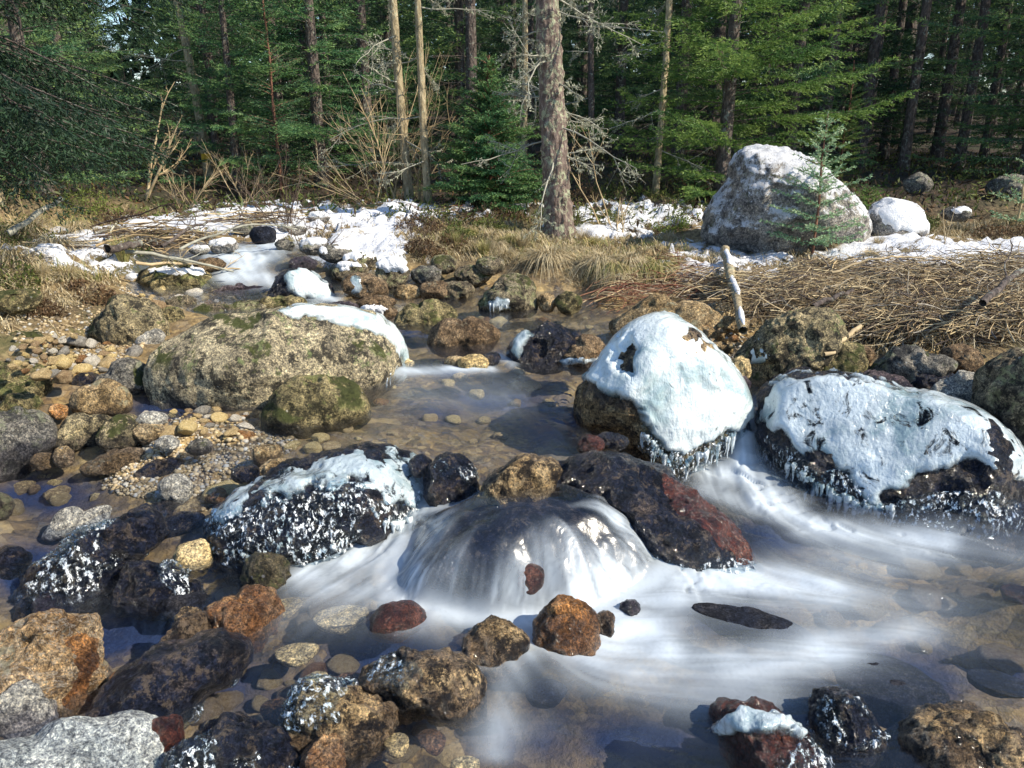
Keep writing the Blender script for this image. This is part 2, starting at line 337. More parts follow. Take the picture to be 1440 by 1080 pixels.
for x, y, z in ((-2.2, 1, -.08), (-3.5, 0, .5), (-1, .3, -.12), (0, .3, -.2), (1.2, .4, -.2), (2.5, 1, -.1), (3.6, 1.5, .5), (0, -1, -.2), (-5, 3, .9), (5, 3, .7), (-8, 2, 1.2), (8, 3, 1.), (0, -3, .3), (-8, -3, 1.2), (8, -3, 1.2), (-6, 7, .9), (7, 7, .65), (-25, 0, 2), (25, 0, 2), (-60, 5, 4), (60, 5, 4)):
    GC.append((x, y, z, W_))
GCW = ctrl(GC)
def kernel(pts):
    d = np.sqrt(((pts[:, None, :2] - pts[None, :, :2]) ** 2).sum(-1)); d.sort(1)
    return .75 * d[:, 2] + .02
GS = kernel(GCW)
def interp(C, S, x, y):
    """smooth scattered interpolation; the width of the kernel follows the local spacing of the control points"""
    out = np.zeros(len(x))
    for a in range(0, len(x), 40000):
        dx = x[a:a + 40000, None] - C[None, :, 0]; dy = y[a:a + 40000, None] - C[None, :, 1]
        d2 = dx * dx + dy * dy
        h2 = np.partition(d2, 3, axis=1)[:, 2:4].mean(1) * .3 + 1e-4
        d2 -= d2.min(1)[:, None]
        wt = np.exp(-.5 * d2 / h2[:, None])
        out[a:a + 40000] = (wt * C[None, :, 2]).sum(1) / wt.sum(1)
    return out
def ground(x, y):
    x = np.atleast_1d(np.asarray(x, float)); y = np.atleast_1d(np.asarray(y, float))
    z = interp(GCW, GS, x, y)
    p = np.stack([x, y, 0 * x], 1)
    far = sstep(4, 9, y)
    z += fbm(p * 2.2, 5, 4) * (.02 + .05 * far) + fbm(p * 11, 9, 3) * .012
    return z
def gz(x, y): return float(ground([x], [y])[0])
def axis(lo, hi, segs):
    """segs: (start, end, step) ascending"""
    o = []
    for a, b, s in segs: o += list(np.arange(a, b, s))
    return np.array(o + [hi])
xs = axis(0, 120, [(-120, -40, 8), (-40, -14, 1.5), (-14, -5, .25), (-5, -3, .06), (-3, 3, .03), (3, 5, .06), (5, 14, .25), (14, 40, 1.5), (40, 120, 8)])
ys = axis(0, 160, [(-20, -4, 2), (-4, .8, .25), (.8, 6, .03), (6, 10, .06), (10, 16, .3), (16, 40, 1.2), (40, 160, 8)])
X, Y = np.meshgrid(xs, ys); gx, gy = X.ravel(), Y.ravel()
Z = ground(gx, gy)
def grid_faces(nx, ny):
    i = np.arange(nx * ny).reshape(ny, nx)
    return np.stack([i[:-1, :-1].ravel(), i[:-1, 1:].ravel(), i[1:, 1:].ravel(), i[1:, :-1].ravel()], 1)
def blobs(px, py, lst, n=None):
    m = np.zeros(len(px))
    for bx, by, rx, ry, k in lst:
        m = np.maximum(m, k * np.exp(-(((px - bx) / rx) ** 2 + ((py - by) / ry) ** 2) * 1.2))
    return m
vv_ = np.stack([gx, gy, Z], 1); front = gy > 1.0
tpx, tpy = np.full(len(gx), -9999.), np.full(len(gx), -9999.)
a, b = proj(vv_[front]); tpx[front] = a; tpy[front] = b
SNOW = [(525, 345, 75, 40, 1.0), (480, 310, 110, 20, .95), (370, 300, 90, 14, .92), (560, 300, 80, 12, 1.), (400, 330, 80, 16, 1.), (110, 348, 90, 28, 1.), (150, 378, 40, 12, .9), (900, 303, 100, 20, .9), (850, 325, 70, 14, .75),
        (1060, 352, 120, 14, .9), (980, 385, 60, 16, .95), (1220, 350, 110, 18, .95), (1380, 355, 150, 13, 1.1), (1300, 368, 110, 12, .95), (1070, 400, 60, 22, .75), (1050, 375, 60, 20, .8), (250, 318, 90, 14, .9), (640, 300, 60, 10, .6), (1200, 320, 60, 22, .92), (700, 296, 120, 8, .55), (1000, 350, 60, 10, .8), (310, 318, 60, 12, 1.)]
snow = blobs(tpx, tpy, SNOW) + .12 * sstep(9, 12, gy) * 0
snow = snow + .42 * fbm(np.stack([gx * 6, gy * 6, 0 * gx], 1), 31, 5) * (snow > .1)
Z = Z + .045 * sstep(.38, .6, snow) * (1 + .5 * fbm(np.stack([gx * 4, gy * 4, 0 * gx], 1), 33, 3))
SKY_BLUE = [(560, 930, 90, 60, 1.), (600, 980, 70, 50, .8), (1240, 960, 130, 55, 1.), (1090, 990, 130, 50, .9), (900, 1040, 130, 40, .8), (760, 1040, 90, 50, .6), (230, 880, 120, 60, .9), (60, 810, 90, 50, 1.), (60, 700, 90, 30, .9), (180, 740, 90, 20, .7), (400, 760, 80, 60, .9), (700, 560, 80, 30, .8), (780, 600, 60, 26, .8), (620, 580, 60, 20, .6),  # bluish bed patches painting the sky reflected in the water
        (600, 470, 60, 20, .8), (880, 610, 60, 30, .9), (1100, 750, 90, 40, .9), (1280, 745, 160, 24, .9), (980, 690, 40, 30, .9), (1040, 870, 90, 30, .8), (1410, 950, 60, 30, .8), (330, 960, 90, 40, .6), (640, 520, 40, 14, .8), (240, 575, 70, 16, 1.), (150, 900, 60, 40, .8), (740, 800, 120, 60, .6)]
deep = blobs(tpx, tpy, SKY_BLUE); gap_shade = np.clip(blobs(tpx, tpy, [(1270, 432, 200, 52, 1.3), (1400, 425, 100, 60, 1.3), (1090, 425, 80, 30, 1.1), (230, 345, 90, 18, .8), (300, 362, 60, 8, .8), (60, 430, 110, 22, .9), (850, 405, 130, 14, .9), (640, 365, 80, 12, .7)]), 0, 1)  # shade of the voids under brush, put into the soil colour
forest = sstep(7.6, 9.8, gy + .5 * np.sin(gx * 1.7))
bank = sstep(.26, .36, Z - .02 * (gy - 4))
tm = mesh('ground', np.stack([gx, gy, Z], 1), grid_faces(len(xs), len(ys)), attrs={'snow': snow, 'forest': forest, 'bank': bank, 'deep': deep, 'gap_shade': gap_shade})
def terrain_mat():
    t = NT('stream_bed_and_bank'); v = t.n('NewGeometry').outputs['Position']
    n1 = t.noise(v, 3, 5); n2 = t.noise(v, 30, 6, .7); n3 = t.noise(v, 9, 6, .65, .5)
    dv = t.n('VectorMath', {0: v, 1: t.n('VectorMath', {0: t.n('TexNoise', {'Vector': v, 'Scale': 14.}).outputs['Color'], 1: (.02, .02, .02)}, operation='MULTIPLY').outputs[0]}, operation='ADD').outputs[0]
    d = t.vor(dv, 9, 'F1'); cell = t.vor(dv, 9, 'F1', 'Color'); e = t.vor(dv, 9, 'DISTANCE_TO_EDGE')
    d2 = t.vor(dv, 34, 'F1'); cell2 = t.vor(dv, 34, 'F1', 'Color')
    k = t.n('SeparateXYZ', {0: cell}).outputs['X']; k2 = t.n('SeparateXYZ', {0: cell2}).outputs['Y']
    stones = [(.0, (.03, .03, .035)), (.25, (.17, .12, .06)), (.45, (.48, .32, .11)), (.62, (.07, .065, .06)), (.8, (.62, .45, .18)), (1., (.2, .19, .17))]
    bedc = t.mix(t.ramp(n1, .4, .6, .15, .8), t.cramp(k, stones), t.cramp(k2, stones)); bedc = t.mix(.32, bedc, t.mix(t.ramp(n3, .38, .62), (.07, .05, .035), (.50, .31, .11)))
    bedc = t.mix(1., bedc, t.cramp(e, [(0, (.8, .78, .75)), (.04, (1, 1, 1))]), 'MULTIPLY')
    bedc = t.mix(1., bedc, t.cramp(n2, [(.3, (.7, .7, .7)), (.7, (1.2, 1.2, 1.2))]), 'MULTIPLY')
    bedc = t.mix(t.math('MINIMUM', t.math('ADD', t.math('MULTIPLY', t.attr('deep'), 1.5), t.math('MULTIPLY', t.math('SUBTRACT', t.noise(v, 6, 5, .6), .5), .8)), 1., True), bedc, (.010, .028, .095))  # deep mixes the sky-reflection blue into the bed colour
    soil = t.cramp(t.math('ADD', t.math('MULTIPLY', n2, .6), t.math('MULTIPLY', n3, .4)), [(.32, (.035, .025, .015)), (.45, (.16, .11, .05)), (.56, (.34, .25, .12)), (.7, (.44, .34, .18))])
    soil = t.mix(t.ramp(t.noise(v, 2.2, 5, .6), .52, .6, 0, .6), soil, (.07, .085, .025))
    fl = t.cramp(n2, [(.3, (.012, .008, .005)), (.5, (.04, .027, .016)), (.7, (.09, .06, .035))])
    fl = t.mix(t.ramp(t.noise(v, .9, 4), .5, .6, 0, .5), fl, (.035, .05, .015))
    soil = t.mix(t.math('MULTIPLY', t.attr('gap_shade'), .92), soil, (.045, .032, .02)); c = t.mix(t.attr('bank'), bedc, soil); c = t.mix(t.attr('forest'), c, fl)
    sm = t.math('ADD', t.attr('snow'), t.math('MULTIPLY', t.math('SUBTRACT', t.noise(v, 26, 7, .75, .4), .5), 1.7)); sf = t.ramp(sm, .40, .52)
    c = t.mix(sf, c, t.mix(t.ramp(t.noise(v, 48, 8, .8), .56, .62, 0, .8), (.80, .82, .86), (.42, .34, .22)))
    h = t.math('ADD', t.math('MULTIPLY', t.math('SUBTRACT', 1., d), .9), t.math('ADD', n2, t.math('MULTIPLY', sf, .5)))
    return t.done(t.bsdf(Base_Color=c, Roughness=.85, Normal=t.bump(h, .03, .8)))
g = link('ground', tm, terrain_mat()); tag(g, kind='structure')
# ================================================================ WATER
WC = [(740, 900, 0), (600, 950, 0), (900, 1000, 0), (1200, 1000, 0), (1200, 850, 0), (1400, 900, 0), (1000, 860, 0), (1400, 770, 0), (1200, 760, .0), (1100, 730, .0), (1040, 690, .01), (1050, 658, .02), (960, 700, .0), (980, 675, .02),
      (300, 1000, 0), (100, 1000, 0), (400, 850, 0), (500, 820, 0), (450, 810, .0), (330, 820, 0), (600, 840, 0), (740, 845, 0), (880, 850, 0), (560, 770, .02), (610, 740, .05), (150, 860, .01), (30, 860, .01),
      (150, 700, .07), (50, 700, .08), (0, 690, .08), (250, 660, .14), (260, 720, .05), (100, 780, .03), (300, 640, .17), (100, 660, .1), (340, 660, .15),
      (400, 625, .2), (450, 615, .21), (520, 615, .22), (330, 628, .19), (600, 640, .23), (640, 640, .235), (690, 640, .24), (780, 640, .24), (850, 630, .24), (600, 560, .24), (700, 600, .24), (800, 540, .24), (560, 600, .235),
      (280, 577, .215), (90, 588, .2), (200, 580, .21), (620, 700, .17), (645, 715, .12),
      (700, 520, .25), (600, 525, .245), (700, 495, .275), (620, 500, .28), (740, 455, .285), (850, 440, .29), (600, 455, .285), (500, 430, .29), (430, 425, .30), (350, 415, .31), (330, 400, .34), (290, 415, .32), (340, 378, .42), (370, 352, .5), (330, 360, .47), (300, 345, .52),
      (1070, 545, .24), (1050, 562, .24), (1049, 590, .21), (1048, 603, .18), (1047, 632, .04), (1250, 550, .24), (1350, 590, .24), (1400, 620, .2), (1440, 660, .05), (930, 440, .28), (1020, 540, .24), (1100, 560, .24)]
for x, y in ((0, .5), (-1.5, .6), (1.5, .6), (0, -1), (-2.5, 1.4), (3, 1.5), (0, -6)): WC.append((x, y, 0., W_))
WCW = ctrl(WC); WS = kernel(WCW) * .8
LIP = P(745, 712, .25); DX, DY = LIP[0], LIP[1] + .05   # centre of the dome the water slides over
def water(x, y):
    z = interp(WCW, WS, x, y)
    r = np.sqrt(((x - DX) / .46) ** 2 + (np.where(y < DY, (y - DY) / .33, (y - DY) / .5)) ** 2)
    th = np.arctan2(x - DX, DY - y); p3 = np.stack([x * 5.5, y * 5.5, 0 * x], 1)
    r = r * (1 + .09 * np.sin(2.3 * th + .6) + .05 * np.sin(5.1 * th + 2) + .10 * vnoise(p3, 91)); rc = np.clip(r, 0, 1.2)
    dome = .262 * (1 - .55 * rc ** 1.7 - .45 * rc ** 4) + (.020 * vnoise(p3 * 1.9, 92) + .008 * vnoise(p3 * 4.6, 93)) * sstep(.15, .5, r) * sstep(1.15, .85, r)
    dome = np.maximum(dome, z - .2); z = .5 * (z + dome + np.sqrt((z - dome) ** 2 + .022 ** 2)) - .5 * (np.sqrt((z - dome) ** 2 + .022 ** 2) - np.abs(z - dome)) * sstep(.9, 1.5, r)
    return z, r, th
GS_ = .009
wx = np.arange(-3.4, 3.6, GS_); wy = np.concatenate([np.arange(-1.5, 1.3, .1), np.arange(1.3, 4.2, GS_), np.arange(4.2, 7.4, .025)])
X, Y = np.meshgrid(wx, wy); fx, fy = X.ravel(), Y.ravel()
wz, dr, dth = water(fx, fy)
cpx, cpy = np.full(len(fx), -9999.), np.full(len(fx), -9999.)
fr = fy > .9; a, b = proj(np.stack([fx, fy, wz], 1)[fr]); cpx[fr], cpy[fr] = a, b
# flow directions as given in the photograph's pixels, carried onto the surface
FL = [(650, 560, 1, .6), (700, 620, .3, 1), (560, 600, 1, .3), (800, 500, -.3, 1), (620, 480, .8, .6), (700, 450, -1, .3), (850, 560, .8, .5), (450, 612, 1, .1), (300, 640, -.4, 1), (100, 690, 1, .3), (50, 760, 1, .5), (250, 730, 1, .8),
      (520, 790, -1, .25), (430, 830, -1, .5), (300, 900, .3, 1), (500, 900, .2, 1), (400, 950, .2, 1), (620, 850, .3, 1), (720, 900, .6, .8), (860, 950, 1, .3), (900, 860, 1, -.1), (1000, 830, 1, .0), (1100, 840, 1, .1), (1000, 930, 1, .0), (1250, 900, 1, -.05), (1350, 850, 1, .25),
      (1045, 600, 0, 1), (1045, 650, .3, 1), (1080, 710, 1, .9), (1150, 740, 1, .25), (1300, 770, 1, .15), (1000, 690, .3, .9), (700, 1020, -.25, 1), (600, 1050, 0, 1), (900, 1040, 1, .25), (1200, 1000, 1, .1), (370, 350, -.4, 1), (340, 380, .4, 1), (430, 420, 1, .3), (1400, 1000, 1, .2), (780, 960, .5, .7)]
fc = []
for a in FL:
    p = P(a[0], a[1], .1); q = P(a[0] + a[2] * 6, a[1] + a[3] * 6, .1); d = (q - p)[:2]; d /= np.linalg.norm(d); fc.append((p[0], p[1], d[0], d[1]))
fc = np.array(fc); FS = kernel(fc) * 1.3
U = interp(fc[:, [0, 1, 2]], FS, fx, fy); V = interp(fc[:, [0, 1, 3]], FS, fx, fy)
dm = sstep(1.15, .95, dr); rr = np.hypot(fx - DX, fy - DY) + 1e-4
w1_, w2_ = vnoise(np.stack([fx * 9, fy * 9, 0 * fx], 1), 95) * .55, vnoise(np.stack([fx * 9, fy * 9, 0 * fx + 7], 1), 96) * .55
U = U * (1 - dm) + dm * ((fx - DX) / rr + w1_); V = V * (1 - dm) + dm * ((fy - DY) / rr + w2_)
L = np.hypot(U, V) + 1e-6; U /= L; V /= L
# line integral convolution of noise along the flow: the silky streaks of the foam
def grid_lookup(fieldU, x, y):
    ix = np.clip(np.round((x - wx[0]) / GS_).astype(int), 0, len(wx) - 1); iy = np.clip(np.searchsorted(wy, y), 0, len(wy) - 1)
    return fieldU[iy * len(wx) + ix]
lic = np.zeros(len(fx)); lic2 = np.zeros(len(fx))
for sgn in (1, -1):
    qx, qy = fx.copy(), fy.copy()
    for k in range(14):
        lic += vnoise(np.stack([qx * 75, qy * 75, 0 * qx], 1), 3); lic2 += vnoise(np.stack([qx * 17, qy * 17, 0 * qx + 5], 1), 8)
        u, v_ = grid_lookup(U, qx, qy), grid_lookup(V, qx, qy)
        qx = qx + sgn * u * .016; qy = qy + sgn * v_ * .016
lic = np.clip(lic / lic.std() / 2.4, -1, 1); lic2 = np.clip(lic2 / lic2.std() / 2.2, -1, 1)
def stroke(px, py, pts, wd, k):
    m = np.zeros(len(px))
    for (x0, y0), (x1, y1) in zip(pts[:-1], pts[1:]):
        ex, ey = x1 - x0, (y1 - y0); asp = 1.7
        L2 = ex * ex + (ey * asp) ** 2 + 1e-6
        t = np.clip(((px - x0) * ex + (py - y0) * ey * asp * asp) / L2, 0, 1)
        d = np.hypot(px - x0 - t * ex, (py - y0 - t * ey) * asp)
        m = np.maximum(m, k * np.exp(-(d / wd) ** 2 * 1.1))
    return m
FOAM = [([(610, 725), (560, 760), (500, 785), (450, 805)], 62, .95), ([(560, 800), (640, 838), (740, 850)], 48, .8), ([(470, 820), (560, 830)], 40, .6),
        ([(890, 850), (960, 818), (1060, 815), (1160, 832)], 50, 1.0), ([(870, 900), (950, 925), (1060, 935), (1150, 915)], 54, .86), ([(1150, 915), (1280, 890)], 44, .5), ([(760, 875), (850, 925), (900, 940)], 55, .6), ([(880, 850), (910, 900)], 60, .95),
        ([(730, 930), (705, 985), (700, 1060)], 34, .5), ([(750, 900), (800, 915), (850, 900)], 26, .7), ([(640, 925), (700, 938), (740, 920)], 20, .45), ([(620, 850), (680, 862), (740, 870)], 26, .6), ([(820, 950), (960, 975), (1080, 980)], 60, .42), ([(1047, 575), (1045, 655)], 22, .9), ([(1010, 664), (1060, 676), (1095, 705)], 38, .95), ([(1000, 690), (1060, 712)], 26, .7),
        ([(1095, 715), (1130, 738), (1220, 748), (1330, 765)], 34, .9), ([(1330, 765), (1440, 780)], 60, .4), ([(1180, 770), (1250, 790)], 80, .35), ([(560, 523), (620, 521), (690, 518)], 12, .9), ([(600, 545), (700, 560)], 60, .3),
        ([(700, 500), (720, 512)], 10, .8), ([(380, 345), (350, 362), (330, 380)], 34, 1.1), ([(300, 352), (330, 366)], 28, .9), ([(360, 385), (430, 415), (470, 420)], 14, .8), ([(330, 388), (390, 400)], 22, .7), ([(615, 700), (640, 712)], 20, .7), ([(640, 690), (655, 720)], 14, .8),
        ([(1000, 860), (1300, 850)], 110, .30), ([(900, 1040), (1250, 930)], 80, .10), ([(520, 880), (620, 900)], 60, .12), ([(640, 1040), (760, 1020)], 50, .15), ([(1290, 900), (1440, 960)], 80, .06), ([(400, 870), (500, 850)], 60, .3)]
foam = np.zeros(len(fx))
for pts, wd, k in FOAM:
    m = stroke(cpx, cpy, pts, wd, k); foam = 1 - (1 - foam) * (1 - np.clip(m, 0, 1))
side = .55 + .45 * np.abs(np.sin(dth * .5 + .5))
dome_f = sstep(.42, .95, dr + .18 * lic2) * (.30 + .5 * np.clip(.5 + 1.1 * lic, 0, 1) + .36 * np.clip(.5 + .9 * lic2 + .5 * np.sin(dth * 3.1 + 2 * np.sin(dth * 5)), 0, 1)) * dm * (cpy > 690)
dome_f *= .62 + .38 * sstep(.0, 1.2, np.abs(dth + .35))
foam = np.clip(foam ** 1.6 * (.92 + .16 * lic + .22 * lic2 + .3 * fbm(np.stack([fx * 5, fy * 7, 0 * fx], 1), 21, 3)), 0, 1)
dome_f *= .55 + .75 * sstep(-.25, .35, fbm(np.stack([fx * 6, fy * 6, 0 * fx], 1), 97, 3) + .35 * np.sin(dth - .6)); ring = .75 * np.exp(-((dr - 1.06) / .22) ** 2) * (fy < DY + .1)
foam = np.maximum(foam, ring); foam = np.where(dm > .5, np.maximum(dome_f, foam * sstep(.8, 1.05, dr)), foam)
foam = np.clip(foam, 0, .96)
wz = wz + .004 * lic2 * (1 - dm) + .010 * foam * (1 - dm) * lic2
wz += fbm(np.stack([fx * 4, fy * 4, 0 * fx], 1), 77, 3) * .004
wm = mesh('water', np.stack([fx, fy, wz], 1), grid_faces(len(wx), len(wy)), attrs={'foam': foam, 'streak': lic * .5 + .5})
def water_mat():
    t = NT('stream_water'); v = t.n('NewGeometry').outputs['Position']; f = t.attr('foam'); s = t.attr('streak')
    nb = t.bump(t.math('ADD', t.math('MULTIPLY', s, .5), t.noise(v, 14, 4)), .008, .5)
    fr = t.fres(1.33, nb); fr = t.math('ADD', t.math('MULTIPLY', fr, 1.7), .04, True)
    wtr = t.n('MixShader', {0: fr, 1: t.n('BsdfTransparent', {'Color': (.86, .90, .97, 1)}).outputs[0], 2: t.n('BsdfGlossy', {'Roughness': .27, 'Normal': nb}).outputs[0]}).outputs[0]
    g = t.math('MULTIPLY', f, t.ramp(t.noise(v, 60, 5, .6), .15, .55, .86, 1.))
    fm = t.bsdf(Base_Color=(.56, .63, .69, 1), Roughness=.6, Specular_IOR_Level=.2)
    return t.done(t.n('MixShader', {0: g, 1: wtr, 2: fm}).outputs[0])
wo = link('water', wm, water_mat()); tag(wo, kind='structure')
def wlev(x, y):
    return float(water(np.array([x], float), np.array([y], float))[0][0])
exec_rocks = True
# ================================================================ ROCKS
_ico = {}
def ico(k):
    if k not in _ico:
        bm = bmesh.new(); bmesh.ops.create_icosphere(bm, subdivisions=k, radius=1)
        v = np.array([x.co[:] for x in bm.verts]); f = np.array([[q.index for q in x.verts] for x in bm.faces]); bm.free()
        v /= np.linalg.norm(v, axis=1)[:, None]; _ico[k] = (v, f)
    return _ico[k]
def outline_radius(th, poly, cx, cy, flip=1):
    """distance from (cx,cy) to the outline in each direction (star-shaped outlines)"""
    poly = np.asarray(poly, float); n = len(poly); a = np.arctan2(-(poly[:, 1] - cy), poly[:, 0] - cx); r = np.hypot(poly[:, 0] - cx, poly[:, 1] - cy)
    o = np.argsort(a); a, r = a[o], r[o]; a = np.concatenate([a[-2:] - 2 * np.pi, a, a[:2] + 2 * np.pi]); r = np.concatenate([r[-2:], r, r[:2]])
    u = np.interp(th, a, r); q = .12
    return (u * 2 + np.interp(th - q, a, r) + np.interp(th + q, a, r)) / 4
def rough(pts, nrm, seed, amp, size):
    """world-scale roughness along the normals"""
    s = seed * 7.31
    d = fbm(pts * 5 + s, seed, 3) * .030 * amp * min(1, size / .35)
    rg = 1 - np.abs(fbm(pts * 11 + s, seed + 5, 3)); d += (rg - .7) * .020 * amp * min(1, size / .3)
    d += fbm(pts * 32 + s, seed + 9, 4, .6) * .006 * amp
    return d
def normals(v, f):
    n = np.zeros_like(v); fn = np.cross(v[f[:, 1]] - v[f[:, 0]], v[f[:, 2]] - v[f[:, 0]])
    for k in range(3): np.add.at(n, f[:, k], fn)
    return n / (np.linalg.norm(n, axis=1)[:, None] + 1e-12)
def ell(cx, cy, w_, h_, rot=0, n=14):
    a = np.linspace(0, 2 * np.pi, n, endpoint=False); c, s = math.cos(R(rot)), math.sin(R(rot))
    x, y = np.cos(a) * w_ / 2, np.sin(a) * h_ / 2
    return np.stack([cx + x * c + y * s, cy - x * s + y * c], 1)
def rock(kind, label, cat, out, z0, mat, seed, thick=.75, level=5, amp=1., cuts=7, sink=.14, group=None, box=.85, back=0, under=None):
    out = np.asarray(out, float); x0, x1, y0, y1 = out[:, 0].min(), out[:, 0].max(), out[:, 1].min(), out[:, 1].max()
    cx, cy = (x0 + x1) / 2, (y0 + y1) / 2
    yb = y1; y1n = cy + (y1 - cy) * (1 + sink * 2); outx = out.copy(); low = out[:, 1] > cy; outx[low, 1] = cy + (out[low, 1] - cy) * (1 + sink * 2)
    Fp = P(cx, yb, z0); zf = (Fp - CAM) @ FWD
    wv = ray(cx, cy); uv = np.cross(wv, [0, 0, 1.]); uv /= np.linalg.norm(uv); vv = np.cross(uv, wv)
    s, f = ico(level); s = s.copy()
    rs = np.random.RandomState(seed)
    for k in range(cuts):
        n = rs.normal(size=3); n[2] = abs(n[2]) * 1.2; n /= np.linalg.norm(n); hgt = rs.uniform(.62, .9) + .22 * np.hypot(n[0], n[1])
        q = s @ n; s -= np.outer(np.maximum(q - hgt, 0) * .88, n)
    th = np.arctan2(s[:, 1], s[:, 0]); rad = np.hypot(s[:, 0], s[:, 1])
    ro = outline_radius(th, outx, cx, cy); radb = rad ** box
    def build(bk):
        fd = zf * (1 + bk); Cc = CAM + wv * (fd / (wv @ FWD)); mp = fd / (wv @ FWD) / math.sqrt((cx - 720) ** 2 + (540 - cy) ** 2 + FPX ** 2)
        t = thick * .5 * min((x1 - x0), (yb - y0) * 1.7) * mp
        a = np.cos(th) * radb * ro * mp; b = np.sin(th) * radb * ro * mp
        return Cc, Cc + np.outer(a, uv) + np.outer(b, vv) - np.outer(s[:, 2] * t, wv), mp
    best = None
    for bk in np.linspace(-.02, .22, 13):       # how far back the centre lies so that the rock meets the water where the photograph shows it
        C, v, mpp = build(bk); vis = v[:, 2] > z0
        if vis.any():
            e = abs(proj(v[vis])[1].max() - yb)
            if best is None or e < best[0]: best = (e, bk)
    C, v, mpp = build(best[1] if best else .05)
    wid, hei = (x1 - x0) * mpp, (y1 - y0) * mpp
    nr = normals(v, f)
    if ((v - C) * nr).sum() < 0: f = f[:, ::-1]; nr = -nr
    size = math.sqrt(wid * hei); v0, n0 = v, nr; dr_ = rough(v, nr, seed, amp, size)
    v = v + nr * dr_[:, None]
    if under is not None:                        # a rock the water runs over stays just below its surface
        wl = water(v[:, 0], v[:, 1])[0] - under; ov = np.maximum(v[:, 2] - wl, 0); v = v.copy(); v[:, 2] -= ov * (.93 if under > .03 else .86)
    base = np.array([C[0], C[1], z0])
    m = mesh(kind, v - base, f)
    o = link(kind, m, M[mat], loc=base); tag(o, label, cat, group)
    return dict(o=o, v=v, n=normals(v, f), f=f, base=base, wv=wv, mpp=mpp, seed=seed, v0=v0, n0=n0, dr=dr_)
def shell(r, name, poly, th, mat, lump=.0, lscale=40, edge=9, dip=.012, jag=10, up=0., holes=(), smooth=True):
    """ice or snow lying on the rock: the rock's own surface lifted inside the outline, sunk into the rock outside"""
    v, n = r['v'], r['n']; px, py = proj(v)
    sd_ = in_poly(px, py, poly) + fbm(v * 14, r['seed'] + 50, 4, .6) * jag; sm_ = sd_
    for h in holes: sd_ = np.minimum(sd_, -in_poly(px, py, h) + fbm(v * 30, r['seed'] + 51, 3) * 5)
    mk = sstep(-edge * .3, edge, sd_)
    if up: mk = mk * sstep(up - .35, up + .1, n[:, 2] + .15 * fbm(v * 9, 4, 3))
    off = mk * th - (1 - mk) * dip
    if lump: off = off + mk * lump * (1 - 1.4 * worley(v * lscale, r['seed']) + .0) + mk * lump * .7 * fbm(v * lscale * .5, 3, 3)
    sm = np.clip(r['dr'], -.012, .012) * .55 + fbm(r['v0'] * 3.5, r['seed'], 2) * .008
    if smooth: off = off + mk * (sm - r['dr']) ; n = r['n0']; v = v
    vs = r['v0'] + r['n0'] * (r['dr'] + off)[:, None] if smooth else v + n * off[:, None]
    keep = mk > 0.001
    fk = keep[r['f']].any(1); idx = np.unique(r['f'][fk]); remap = np.zeros(len(v), int); remap[idx] = np.arange(len(idx))
    m = mesh(name, vs[idx] - r['base'], remap[r['f'][fk]], attrs={'mask': sstep(-10, 24, sm_[idx])})
    o = link(name, m, M[mat], parent=r['o']); r['shell'] = vs
    return o
def icicles(r, line, n, l0, l1, rad=.006, mat='icicle', off=.0):
    v = r.get('shell', r['v']); px, py = proj(v); depth = (v - CAM) @ FWD
    fr_ = depth < np.median(depth); rs = random.Random(r['seed']); line = np.asarray(line, float)
    seg = np.hypot(*(line[1:] - line[:-1]).T); cum = np.concatenate([[0], np.cumsum(seg)])
    for k in range(n):
        s = (k + rs.uniform(-1.6, 1.6)) / n * cum[-1]; s = min(max(s, 0), cum[-1] * .999); i = min(np.searchsorted(cum, s, 'right') - 1, len(seg) - 1); q = line[i] + (line[i + 1] - line[i]) * (s - cum[i]) / seg[i]
        d = (px - q[0]) ** 2 + (py - q[1]) ** 2 + np.where(fr_, 0, 1e6); j = int(np.argmin(d)); p = v[j] + r['n'][j] * .004
        L_ = l0 * .5 + (l1 * 1.15 - l0 * .5) * rs.random() ** 1.8; ra = rad * rs.uniform(.45, 1.5)
        pts = [p + np.array([rs.uniform(-1, 1) * .002, rs.uniform(-1, 1) * .002, .012 - (L_ + .012) * u]) for u in np.linspace(0, 1, 7)]
        rads = [ra * 1.1, ra * 1.25, ra, ra * .9, ra * .62, ra * .5, ra * .12]
        mb = MB(); mb.tube(pts, rads, 7); o = mb.obj('icicle', M[mat], parent=r['o'], origin=r['base'])
